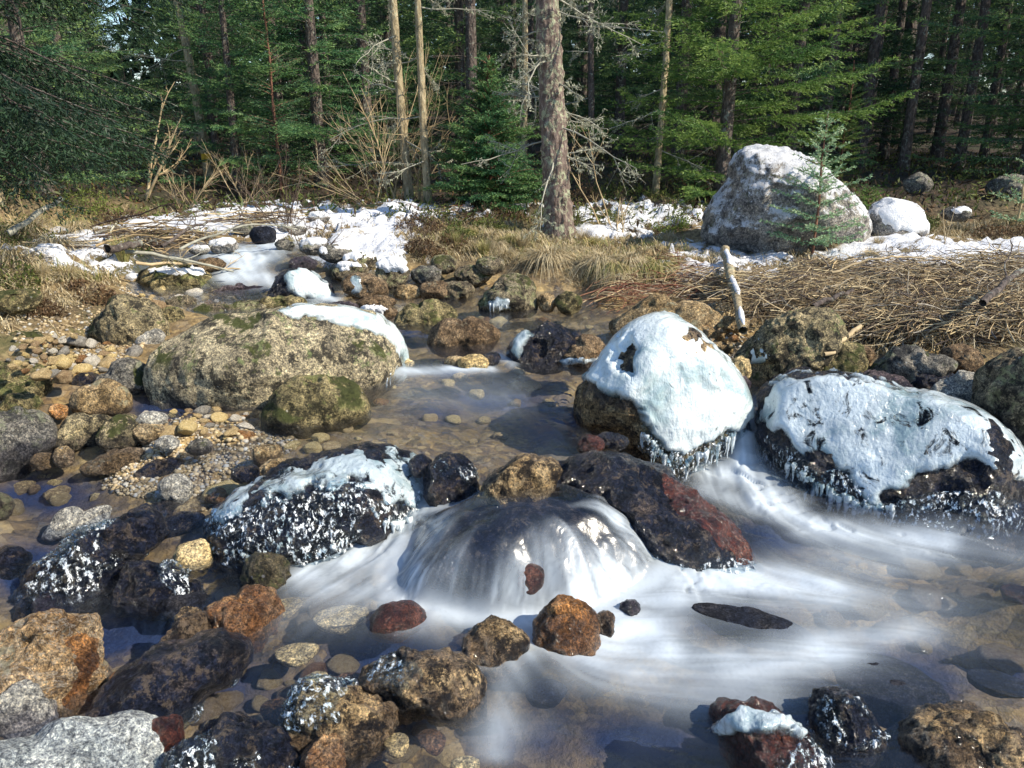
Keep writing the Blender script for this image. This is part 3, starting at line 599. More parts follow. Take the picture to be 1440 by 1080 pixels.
class MB:
    def __init__(s): s.v = []; s.f = []; s.mi = []; s.n = 0
    def add(s, v, f, mi=0):
        v = np.asarray(v, float); f = np.asarray(f, int); s.v.append(v); s.f.append(f + s.n); s.mi.append(np.full(len(f), mi)); s.n += len(v)
    def tube(s, pts, rads, k=5, mi=0):
        pts = np.asarray(pts, float); n = len(pts); rads = np.asarray(rads, float)
        t = np.gradient(pts, axis=0); t /= np.linalg.norm(t, axis=1)[:, None] + 1e-9
        ref = np.array([0, 0, 1.]) if abs(t[:, 2]).mean() < .8 else np.array([1., 0, 0])
        u = np.cross(t, ref); u /= np.linalg.norm(u, axis=1)[:, None] + 1e-9; w_ = np.cross(t, u)
        a = np.arange(k) * 2 * np.pi / k
        v = pts[:, None] + rads[:, None, None] * (np.cos(a)[None, :, None] * u[:, None] + np.sin(a)[None, :, None] * w_[:, None])
        i = np.arange(n * k).reshape(n, k); j = np.roll(i, -1, 1)
        f = np.stack([i[:-1].ravel(), i[1:].ravel(), j[1:].ravel(), j[:-1].ravel()], 1)
        s.add(v.reshape(-1, 3), f, mi)
    def obj(s, name, mats, parent=None, origin=(0, 0, 0), loc=None, smooth=True, attrs=None):
        m = mesh(name, np.concatenate(s.v) - np.asarray(origin), np.concatenate(s.f), smooth, np.concatenate(s.mi), attrs)
        return link(name, m, mats, parent, loc)
    def mesh(s, name, smooth=True, attrs=None): return mesh(name, np.concatenate(s.v), np.concatenate(s.f), smooth, np.concatenate(s.mi), attrs)

# --- the great boulders
rA = rock('boulder', 'large lichen-speckled oval boulder with a snowy right shoulder, in mid stream at left', 'boulder',
 [(213, 505), (225, 485), (262, 458), (300, 447), (360, 438), (410, 434), (450, 433), (500, 440), (545, 458), (570, 485), (582, 515), (578, 538), (550, 555), (520, 562), (440, 570), (380, 575), (300, 572), (240, 565), (218, 540)], .2, 'slab', 11, .8, 6, amp=.5)
shell(rA, 'snow_cap', [(385, 440), (420, 420), (500, 425), (560, 455), (600, 510), (596, 550), (560, 562), (548, 535), (560, 510), (540, 480), (500, 468), (450, 452)], .014, 'ice', .0, jag=7)
icicles(rA, [(545, 535), (562, 545), (580, 530)], 12, .02, .06, .006)
rA2 = rock('boulder', 'rounded mossy yellow-grey boulder leaning on the front of the large oval boulder', 'boulder',
 [(368, 590), (375, 560), (400, 540), (440, 528), (480, 535), (510, 548), (520, 575), (515, 592), (450, 600), (385, 598)], .21, 'mossy', 12, .75, 5)
rB = rock('boulder', 'tall white ice-covered boulder with a bare brown left foot, centre right of the pool', 'boulder',
 [(808, 560), (822, 535), (845, 505), (870, 475), (895, 452), (930, 443), (955, 455), (985, 480), (1015, 505), (1042, 540), (1052, 575), (1040, 610), (1000, 640), (960, 668), (930, 655), (900, 625), (870, 610), (830, 597), (810, 580)], .03, 'wetgold', 13, .85, 6, cuts=5)
shell(rB, 'ice_cap', [(818, 535), (845, 495), (880, 450), (930, 430), (970, 450), (1030, 505), (1065, 560), (1060, 590), (1035, 605), (1000, 625), (960, 640), (930, 635), (912, 610), (898, 580), (870, 560), (845, 552)], .028, 'ice', .0, jag=6, holes=[[(872, 500), (888, 485), (895, 500), (890, 525), (878, 525)]])
shell(rB, 'ice_crust', [(905, 600), (950, 620), (1000, 610), (1040, 585), (1065, 590), (1050, 625), (1000, 655), (960, 680), (925, 660), (900, 630)], .018, 'crust', .014, 51)
icicles(rB, [(905, 612), (930, 640), (960, 650), (1000, 632), (1040, 605)], 44, .03, .10, .009)
rC = rock('boulder', 'broad boulder under grey-white ice at the right, fringed with icicles at its dark foot', 'boulder',
 [(1068, 590), (1072, 565), (1100, 545), (1160, 538), (1215, 540), (1260, 553), (1310, 552), (1360, 570), (1400, 600), (1420, 630), (1422, 680), (1435, 725), (1410, 745), (1350, 742), (1280, 740), (1210, 735), (1180, 720), (1130, 690), (1085, 665), (1070, 640)], .0, 'wetdark', 14, .75, 6, cuts=5)
shell(rC, 'ice_cap', [(1070, 590), (1065, 560), (1100, 530), (1180, 525), (1260, 540), (1330, 540), (1400, 570), (1450, 625), (1440, 680), (1400, 672), (1370, 650), (1330, 668), (1290, 672), (1262, 690), (1240, 715), (1222, 722), (1195, 672), (1160, 650), (1120, 630), (1090, 610)], .022, 'ice_grey', .0, jag=10)
shell(rC, 'ice_crust', [(1060, 610), (1100, 620), (1150, 645), (1200, 665), (1235, 700), (1300, 690), (1400, 690), (1445, 715), (1430, 760), (1200, 745), (1120, 700), (1060, 650)], .014, 'crust', .013, 56)
icicles(rC, [(1110, 655), (1150, 680), (1185, 700), (1215, 712), (1260, 715)], 46, .03, .10, .009)
rD = rock('boulder', 'low boulder glazed in grey ice and clear ice lumps, left of the cascade', 'boulder',
 [(295, 760), (300, 720), (330, 690), (370, 672), (430, 655), (490, 645), (550, 642), (585, 650), (600, 680), (610, 715), (590, 735), (545, 758), (500, 760), (450, 785), (400, 797), (350, 790), (315, 785)], .0, 'wetdark', 15, .8, 6, cuts=6)
shell(rD, 'ice_cap', [(300, 705), (340, 675), (430, 648), (500, 638), (560, 632), (590, 645), (605, 700), (580, 712), (545, 720), (520, 700), (500, 680), (450, 690), (400, 700), (350, 715), (310, 745)], .014, 'ice_clear', .003, 30, jag=14)
shell(rD, 'ice_crust', [(290, 720), (350, 700), (420, 690), (500, 670), (540, 700), (600, 690), (620, 715), (590, 745), (545, 765), (500, 770), (450, 792), (400, 805), (290, 790)], .012, 'crust', .015, 54)
icicles(rD, [(520, 715), (540, 735), (565, 735), (590, 720), (607, 708)], 34, .025, .07, .008)
icicles(rD, [(305, 770), (350, 785), (400, 790), (450, 778), (500, 752)], 20, .01, .025, .006)
rE = rock('boulder', 'wet dark wedge-shaped slab with a red-brown streak, sloping right of the cascade', 'boulder',
 [(750, 690), (775, 660), (815, 645), (860, 640), (900, 650), (950, 680), (1000, 710), (1050, 750), (1078, 785), (1070, 803), (1000, 808), (960, 805), (925, 800), (890, 775), (860, 745), (830, 732), (790, 718)], .0, 'wetdark', 16, .7, 6, cuts=5, amp=.8)
shell(rE, 'red_algae_film', [(930, 668), (955, 675), (1020, 720), (1070, 765), (1085, 795), (1050, 800), (1020, 775), (975, 740), (935, 700)], .004, 'rust', dip=.004, jag=6, edge=4, smooth=False)
shell(rE, 'ice_crust', [(925, 780), (960, 785), (1000, 780), (1040, 785), (1085, 790), (1080, 815), (925, 815)], .008, 'crust', .010, 67)
rF = rock('boulder', 'golden rounded stone at the lip of the cascade, between two dark rocks', 'boulder',
 [(678, 700), (684, 672), (715, 652), (760, 646), (790, 655), (780, 690), (745, 708), (700, 712)], .2, 'wetgold', 17, .9, 5)
rG = rock('boulder', 'domed rock under the sliding sheet of the cascade', 'boulder',
 [(575, 810), (610, 760), (665, 722), (740, 706), (810, 720), (865, 755), (900, 800), (905, 835), (740, 845), (600, 840)], -.03, 'wetdark', 18, .9, 5, amp=.4, cuts=3, sink=.02, under=.035)
rH = rock('boulder', 'dark brown iced rock standing between the grey-iced boulder and the golden stone', 'boulder',
 [(600, 660), (615, 643), (640, 640), (665, 655), (672, 690), (650, 715), (620, 722), (603, 700)], .1, 'wetdark', 19, .8, 5)
shell(rH, 'ice_crust', [(610, 640), (650, 635), (675, 660), (670, 690), (640, 680), (615, 690)], .004, 'crust', .006, 81)
rock('boulder', 'small dark rock tucked behind the grey-iced boulder', 'boulder', ell(592, 655, 36, 30), .2, 'wetdark', 20, .8, 4)
rI = rock('boulder', 'dark flat-topped rock with a white ice collar at its left, in mid pool', 'boulder',
 [(712, 500), (725, 475), (750, 462), (790, 459), (815, 468), (820, 485), (800, 505), (775, 515), (730, 513)], .24, 'wetdark', 21, .8, 5)
shell(rI, 'ice_collar', [(708, 500), (722, 470), (742, 462), (752, 470), (742, 490), (730, 505)], .014, 'ice', jag=4)
rJ = rock('boulder', 'pinkish brown rock beside the dark flat-topped rock in mid pool', 'boulder',
 [(778, 508), (790, 485), (815, 474), (845, 480), (854, 495), (840, 512), (800, 518)], .24, 'brown', 22, .8, 5)
shell(rJ, 'ice_rim', [(778, 500), (800, 495), (830, 500), (855, 495), (850, 512), (790, 520)], .007, 'ice_grey', jag=5)
rock('boulder', 'flat oval brown rock alone in the far pool', 'boulder', [(602, 483), (615, 462), (650, 454), (690, 458), (702, 470), (690, 485), (650, 490), (620, 489)], .26, 'brown', 23, .8, 5)
rock('boulder', 'flat mossy dark rock at the left edge of the far pool', 'boulder', [(552, 455), (560, 438), (590, 430), (630, 430), (645, 445), (635, 457), (590, 459)], .28, 'mossy', 24, .7, 5)
rM = rock('boulder', 'round grey lichened boulder at the foot of the far bank with an ice bib', 'boulder', [(675, 430), (690, 402), (715, 388), (745, 395), (752, 415), (752, 438), (720, 443), (690, 441)], .27, 'bank', 25, .8, 5)
shell(rM, 'ice_bib', [(684, 425), (700, 415), (718, 420), (718, 435), (690, 440)], .014, 'ice_grey', jag=3)
icicles(rM, [(690, 430), (715, 430)], 6, .02, .05, .005)
rO = rock('boulder', 'white iced pyramid rock in the riffle behind the large oval boulder', 'boulder', [(372, 415), (390, 390), (420, 381), (445, 388), (470, 412), (470, 422), (400, 422)], .3, 'wetdark', 26, .7, 5)
shell(rO, 'ice_cap', [(395, 385), (420, 375), (450, 385), (478, 415), (470, 425), (430, 422), (400, 410)], .018, 'ice', jag=5)
rP = rock('boulder', 'long flat mossy rock with a thin snow top, upstream at left', 'boulder', [(197, 405), (200, 382), (230, 375), (275, 378), (300, 398), (322, 405), (280, 412), (215, 410)], .3, 'mossy', 27, .8, 5)
shell(rP, 'snow_cap', [(200, 378), (240, 368), (285, 375), (300, 388), (250, 386), (215, 388)], .012, 'snow', jag=4)
rQ = rock('boulder', 'angular grey-green boulder with a pale right flank on the left gravel', 'boulder', [(130, 470), (133, 440), (150, 425), (190, 412), (215, 425), (232, 460), (225, 482), (180, 488), (140, 483)], .28, 'lichen', 28, .8, 5, cuts=10)
rock('stone', 'small whitish stone resting against the angular grey-green boulder', 'stone', ell(211, 477, 40, 24, 10), .27, 'pale', 29, .8, 4)
rock('stone', 'small stone thickly covered in green moss beside the angular grey-green boulder', 'stone', ell(240, 448, 40, 34), .27, 'mossy', 30, .8, 4)
rock('boulder', 'smooth yellow-green boulder in the left side channel', 'boulder', [(103, 570), (108, 547), (135, 538), (170, 543), (186, 560), (182, 575), (140, 579)], .22, 'tan', 31, .8, 5, amp=.6)
rock('boulder', 'dark grey rock behind the smooth yellow-green boulder', 'boulder', [(125, 545), (155, 522), (200, 515), (218, 535), (200, 558)], .22, 'grey', 32, .8, 5)
rock('boulder', 'grey boulder with pale lichen spots cut by the left edge, beside the side channel', 'boulder', [(-60, 640), (-40, 590), (20, 583), (60, 595), (72, 620), (55, 650), (10, 667), (-40, 668)], .12, 'grey', 33, .8, 5)
rock('stone', 'flat olive stone in the side channel, left of its upright neighbour', 'stone', [(73, 622), (90, 598), (130, 588), (156, 592), (150, 618), (115, 624)], .17, 'lichen', 34, .8, 5, amp=.5)
rock('stone', 'upright dark-sided olive stone at the left end of the gravel bar', 'stone', [(143, 628), (160, 590), (188, 583), (195, 605), (182, 628)], .18, 'lichen', 35, .8, 5)
rock('stone', 'greenish flat stone above the lichen-spotted boulder at the left edge', 'stone', [(0, 580), (5, 558), (40, 555), (62, 570), (55, 585)], .22, 'mossy', 36, .8, 4)
rock('boulder', 'dark mossy boulder at the left edge above the greenish flat stone', 'boulder', [(-20, 552), (-10, 520), (30, 512), (60, 530), (55, 555)], .28, 'mossy', 37, .8, 5)
rock('boulder', 'grey-blue rock with a pale top at the foot of the left grass tussock', 'boulder', [(8, 492), (15, 470), (40, 465), (66, 480), (60, 496)], .34, 'grey', 38, .8, 5)
rock('stone', 'long flat white stone lying in the dark water at left', 'stone', [(60, 744), (75, 729), (120, 723), (158, 722), (150, 735), (95, 746)], .05, 'pale', 39, .9, 5, amp=.4)
rV = rock('boulder', 'long wet knobbly blue-black rock sloping up to the right in the left water', 'boulder', [(35, 850), (40, 800), (90, 765), (150, 740), (190, 735), (220, 745), (222, 775), (170, 820), (110, 845), (60, 855)], .0, 'wetdark', 40, .8, 6, amp=1.4)
rW = rock('boulder', 'wet rock with rusty left end right of the knobbly blue-black rock', 'boulder', [(158, 835), (165, 805), (200, 782), (228, 790), (270, 820), (282, 842), (200, 852)], .0, 'wetdark', 41, .8, 5, amp=1.4)
rX = rock('boulder', 'veined tan and orange block at the lower left edge', 'boulder', [(-50, 990), (-40, 900), (10, 875), (60, 870), (110, 882), (142, 890), (140, 935), (120, 1000), (60, 1014), (-40, 1012)], .02, 'veined', 42, .85, 6, cuts=11, amp=1.2)
rock('stone', 'pale grey-green wedge leaning on the veined tan block', 'stone', [(-5, 1005), (8, 972), (40, 958), (58, 985), (64, 1022), (15, 1028)], .0, 'pale', 43, .6, 5, back=-.6)
rY = rock('boulder', 'smooth wet black leaf-shaped rock with an ice rim, lower left', 'boulder', [(118, 990), (150, 952), (200, 924), (270, 912), (330, 915), (357, 935), (345, 960), (290, 990), (220, 1012), (150, 1018)], .0, 'wetdark', 44, .75, 6, amp=.6)
shell(rY, 'ice_rim', [(225, 1018), (290, 985), (345, 950), (362, 930), (362, 955), (300, 1000), (240, 1025)], .007, 'crust', .004, 54)
rZ = rock('boulder', 'smooth pale blue-grey slab in the bottom left corner', 'boulder', [(-60, 1090), (-50, 1035), (60, 1028), (150, 1031), (205, 1045), (236, 1080), (240, 1130), (-60, 1140)], .06, 'bluegrey', 45, .8, 6, amp=.4, cuts=3)
rAA = rock('boulder', 'wet black rock at the bottom edge beside the pale blue-grey slab', 'boulder', [(222, 1090), (240, 1040), (300, 1028), (370, 1040), (420, 1072), (440, 1120), (230, 1130)], .0, 'wetdark', 46, .8, 6, amp=1.2)
rock('stone', 'small red-brown wet stone between the black rocks at lower left', 'stone', [(212, 1050), (235, 1010), (256, 1014), (256, 1030), (230, 1056)], .02, 'red', 47, .8, 5)
rock('stone', 'rough orange stone in the left water, pointing up to the right', 'stone', [(285, 892), (290, 862), (330, 827), (370, 822), (396, 850), (390, 880), (330, 898)], .0, 'orange', 48, .8, 5, amp=1.3, cuts=9)
rock('stone', 'brown mottled stone touching the left of the rough orange stone', 'stone', [(233, 905), (240, 870), (265, 845), (290, 862), (290, 895), (270, 912)], .0, 'wetgold', 49, .8, 5, amp=1.4)
rock('stone', 'green stone with a rusty top at the foot of the grey-iced boulder', 'stone', [(340, 808), (350, 788), (385, 784), (405, 800), (403, 822), (372, 828)], .0, 'mossy', 50, .8, 5, cuts=9)
rock('stone', 'flat yellow stone left of the grey-iced boulder', 'stone', [(245, 786), (275, 763), (302, 770), (298, 790), (265, 797)], .02, 'gold', 51, .7, 5, amp=.6, cuts=9)
rAG = rock('boulder', 'knobbly gold and pink crusted rock at the bottom, left of centre', 'boulder', [(400, 1010), (410, 965), (430, 950), (480, 960), (530, 975), (560, 1010), (550, 1040), (500, 1070), (450, 1060), (412, 1040)], .0, 'wetgold', 52, .8, 6, amp=1.25)
rock('stone', 'orange-brown stone below the knobbly gold and pink rock', 'stone', [(420, 1075), (440, 1045), (475, 1040), (485, 1065), (470, 1090), (430, 1095)], .0, 'orange', 53, .8, 5)
rAI = rock('boulder', 'blue-black wet rock with a golden right side at bottom centre', 'boulder', [(505, 940), (530, 915), (590, 908), (640, 920), (668, 950), (674, 995), (650, 1015), (600, 992), (540, 970)], -.01, 'wetgold', 54, .8, 6, amp=1.0)
rock('boulder', 'half-sunk golden brown rock in front of the cascade', 'boulder', [(648, 915), (655, 880), (690, 862), (725, 868), (740, 890), (722, 925), (690, 935)], -.01, 'wetgold', 55, .8, 5)
rock('stone', 'glossy dark red stone in the milky water left of the cascade foot', 'stone', [(513, 876), (530, 848), (560, 840), (590, 848), (600, 868), (575, 881), (530, 883)], .01, 'red', 56, .8, 5, amp=.4)
rock('stone', 'salmon orange block at the right foot of the cascade', 'stone', [(762, 902), (765, 855), (790, 834), (825, 845), (838, 870), (833, 905), (790, 915)], .0, 'orange', 57, .8, 5, cuts=10)
rock('stone', 'small brown stone touching the salmon orange block', 'stone', ell(851, 870, 32, 40), .0, 'brown', 58, .8, 4)
rock('stone', 'dark red stone poking through the falling water of the cascade', 'stone', ell(746, 812, 42, 46, -30),   .065, 'red', 59, .9, 4, amp=.5)
rock('stone', 'little purple-grey stone in the right-hand fall of the cascade', 'stone', ell(886, 846, 30, 24), .0, 'purple', 60, .8, 4)
rAR = rock('boulder', 'ice-glazed brown rock at the bottom edge, right of centre', 'boulder', [(995, 1020), (1040, 1010), (1110, 1015), (1160, 1048), (1188, 1090), (1100, 1110), (1020, 1060)], .0, 'red', 61, .8, 6, amp=1.)
shell(rAR, 'ice_glaze', [(990, 1020), (1040, 1000), (1110, 1008), (1150, 1035), (1100, 1035), (1040, 1030), (1015, 1040)], .010, 'ice_grey', .005, 50, jag=6)
shell(rAR, 'ice_crust', [(1090, 1060), (1140, 1040), (1195, 1090), (1120, 1120), (1060, 1090)], .006, 'crust', .008, 67)
rAS = rock('boulder', 'small rock ringed with clear ice lumps right of the ice-glazed brown rock', 'boulder', [(1138, 1012), (1145, 985), (1180, 978), (1215, 1000), (1246, 1038), (1222, 1056), (1160, 1050)], .0, 'wetdark', 62, .8, 6)
shell(rAS, 'ice_crust', [(1135, 1020), (1140, 975), (1185, 970), (1220, 995), (1255, 1040), (1225, 1065), (1155, 1055)], .005, 'crust', .014, 60, holes=[[(1180, 1000), (1200, 995), (1225, 1035), (1200, 1045)]])
rock('boulder', 'knobbly golden-black rock in the bottom right corner', 'boulder', [(1268, 1075), (1300, 1030), (1340, 1010), (1400, 1025), (1455, 1050), (1480, 1120), (1280, 1130)], .0, 'wetgold', 63, .8, 6, amp=1.25)
rock('boulder', 'large grey-brown boulder cut by the right edge', 'boulder', [(1380, 545), (1400, 508), (1440, 490), (1520, 500), (1530, 640), (1450, 625), (1405, 590)], .22, 'bank', 64, .8, 5)
rock('stone', 'grey-white wedge stone left of the boulder at the right edge', 'stone', [(1313, 562), (1335, 530), (1362, 524), (1382, 540), (1378, 572), (1350, 580)], .24, 'pale', 65, .8, 5, cuts=10)
rock('boulder', 'dark flat slab lying under the brush at right', 'boulder', [(1222, 528), (1240, 508), (1300, 495), (1340, 502), (1322, 530), (1265, 545)], .26, 'grey', 66, .8, 5, cuts=10)
rock('stone', 'brown stone right of the dark flat slab, under the brush', 'stone', ell(1352, 505, 54, 38), .3, 'brown', 67, .8, 5)
rock('boulder', 'dark purple low rock behind the broad iced boulder', 'boulder', ell(1240, 548, 86, 44), .22, 'purple', 68, .8, 5)
rock('stone', 'dark wet stone between the purple rock and the grey-white wedge', 'stone', ell(1310, 540, 66, 40), .23, 'wetdark', 69, .8, 5)
rAY = rock('boulder', 'yellow-green lichened boulder with deep cracks below the brush', 'boulder', [(1045, 525), (1058, 485), (1090, 452), (1140, 436), (1170, 445), (1184, 475), (1170, 505), (1130, 528), (1080, 534)], .25, 'lichen', 70, .8, 6, cuts=11)
shell(rAY, 'ice_patch', [(1045, 520), (1055, 488), (1068, 470), (1078, 490), (1095, 500), (1070, 515)], .014, 'ice', jag=4)
rock('boulder', 'brown and green rock between the lichened boulder and the dark slab', 'boulder', [(1140, 532), (1150, 500), (1190, 482), (1214, 490), (1216, 520), (1192, 538)], .25, 'mossy', 71, .8, 5)
rock('stone', 'small yellow stone at the left foot of the yellow-green lichened boulder', 'stone', ell(1041, 517, 30, 40), .25, 'gold', 72, .8, 4)
rBB = rock('stone', 'low dark wet rock with icy edges behind the chute', 'stone', [(1073, 552), (1100, 532), (1150, 525), (1182, 540), (1160, 555)], .24, 'wetdark', 73, .8, 5)
rock('boulder', 'flat brown slab behind the tall white ice boulder', 'boulder', [(850, 465), (885, 438), (950, 430), (1010, 440), (1035, 462), (1000, 478), (900, 480)], .27, 'tan', 74, .8, 5, amp=.6)
rBD = rock('boulder', 'huge grey boulder dusted with snow on the right bank at the forest edge', 'boulder',
 [(998, 335), (1000, 300), (1012, 255), (1035, 214), (1060, 208), (1105, 218), (1145, 235), (1175, 260), (1195, 275), (1215, 300), (1230, 320), (1228, 345), (1150, 348), (1050, 342)], .52, 'snowrock', 75, .9, 6, amp=1.15, cuts=16)
rBE = rock('boulder', 'small rounded snow-covered boulder right of the huge boulder', 'boulder', [(1215, 305), (1240, 283), (1275, 285), (1300, 315), (1303, 332), (1230, 337)], .55, 'snowrock', 76, .9, 5)
shell(rBE, 'snow_cap', [(1225, 300), (1240, 275), (1280, 275), (1310, 315), (1305, 330), (1270, 325), (1235, 315)], .02, 'snow', jag=6)
shell(rV, 'ice_crust', [(35, 855), (40, 800), (90, 770), (140, 745), (200, 740), (215, 760), (150, 800), (100, 830)], .002, 'crust', .009, 81, jag=22)
shell(rW, 'ice_crust', [(200, 775), (240, 795), (285, 840), (260, 845), (215, 810)], .003, 'crust', .010, 74, jag=14)
shell(rX, 'wet_stain', [(90, 900), (150, 885), (145, 940), (120, 1000), (80, 1000), (100, 950)], .001, 'orange', dip=.004, jag=8, smooth=False)
shell(rAA, 'ice_crust', [(225, 1080), (245, 1030), (300, 1025), (370, 1035), (430, 1075), (400, 1110), (300, 1120)], .001, 'crust', .008, 81, jag=26)
shell(rAI, 'ice_crust', [(500, 940), (530, 910), (580, 905), (600, 940), (590, 980), (540, 970)], .001, 'crust', .007, 81, jag=18)
shell(rAG, 'ice_crust', [(400, 1010), (405, 960), (430, 945), (490, 960), (470, 1010), (440, 1030)], .002, 'crust', .009, 74, jag=16)
# --- submerged dark shapes and pale bed stones that read through the water
SUB = [((768, 965, 62, 46, 0), 'subdark', 'dark round stone under the milky water below the cascade', -.008),
 ((1055, 876, 180, 38, -4), 'subdark', 'long dark stone just under the white water at right', -.003), ((1250, 955, 165, 90, -10), 'subdark', 'big dark stone under the blue water at lower right', -.015),
 ((1120, 965, 110, 60, 5), 'subdark', 'dark sunken stone left of the big sunken one at lower right', -.015), ((1410, 955, 90, 42, 10), 'subdark', 'flat blue-green sunken stone near the right edge', -.02),
 ((480, 860, 76, 44, 0), 'gold', 'large pale yellow sunken stone left of the cascade foot', -.03), ((418, 914, 62, 34, 0), 'gold', 'oval yellow sunken stone in the left centre', -.03),
 ((400, 850, 60, 30, 20), 'gold', 'yellow sunken stone right of the rough orange stone', -.03), ((655, 1075, 44, 36, 0), 'gold', 'yellow sunken stone at the bottom edge near the centre', -.02),
 ((558, 1042, 36, 36, 0), 'gold', 'round yellow stone just under the surface at bottom centre', -.01), ((608, 1035, 46, 34, -60), 'orange', 'rust-brown sunken stone between the two yellow ones at the bottom', -.01),
 ((384, 992, 36, 44, 0), 'orange', 'orange sunken stone left of the knobbly gold rock', -.03), ((445, 945, 30, 20, 0), 'gold', 'small yellow sunken stone above the knobbly gold rock', -.03),
 ((490, 945, 34, 26, 0), 'orange', 'dull orange sunken stone above the knobbly gold rock', -.03), ((1435, 830, 50, 40, 0), 'red', 'reddish sunken stone at the right edge', -.04),
 ((365, 760, 60, 20, 0), 'gold', 'flat tan sunken stone hidden beside the iced boulder foot', -.03), ((205, 850, 0, 0, 0), None, '', 0)]
for k, (e, mt, lb, z) in enumerate(SUB):
    if mt: rock('stone', lb, 'stone', ell(*e), z, mt, 200 + k, .7, 5 if e[2] > 80 else 4, amp=.5, cuts=5, under=-z)
for o_ in list(COL.objects):           # these stones stand deeper in the water
    lb_ = o_.get('label', '')
    if lb_.startswith(('salmon orange', 'small brown stone touching the salmon', 'half-sunk golden', 'little purple', 'blue-black wet rock with', 'rough orange', 'brown mottled', 'glossy dark red')): o_.location.z -= .022
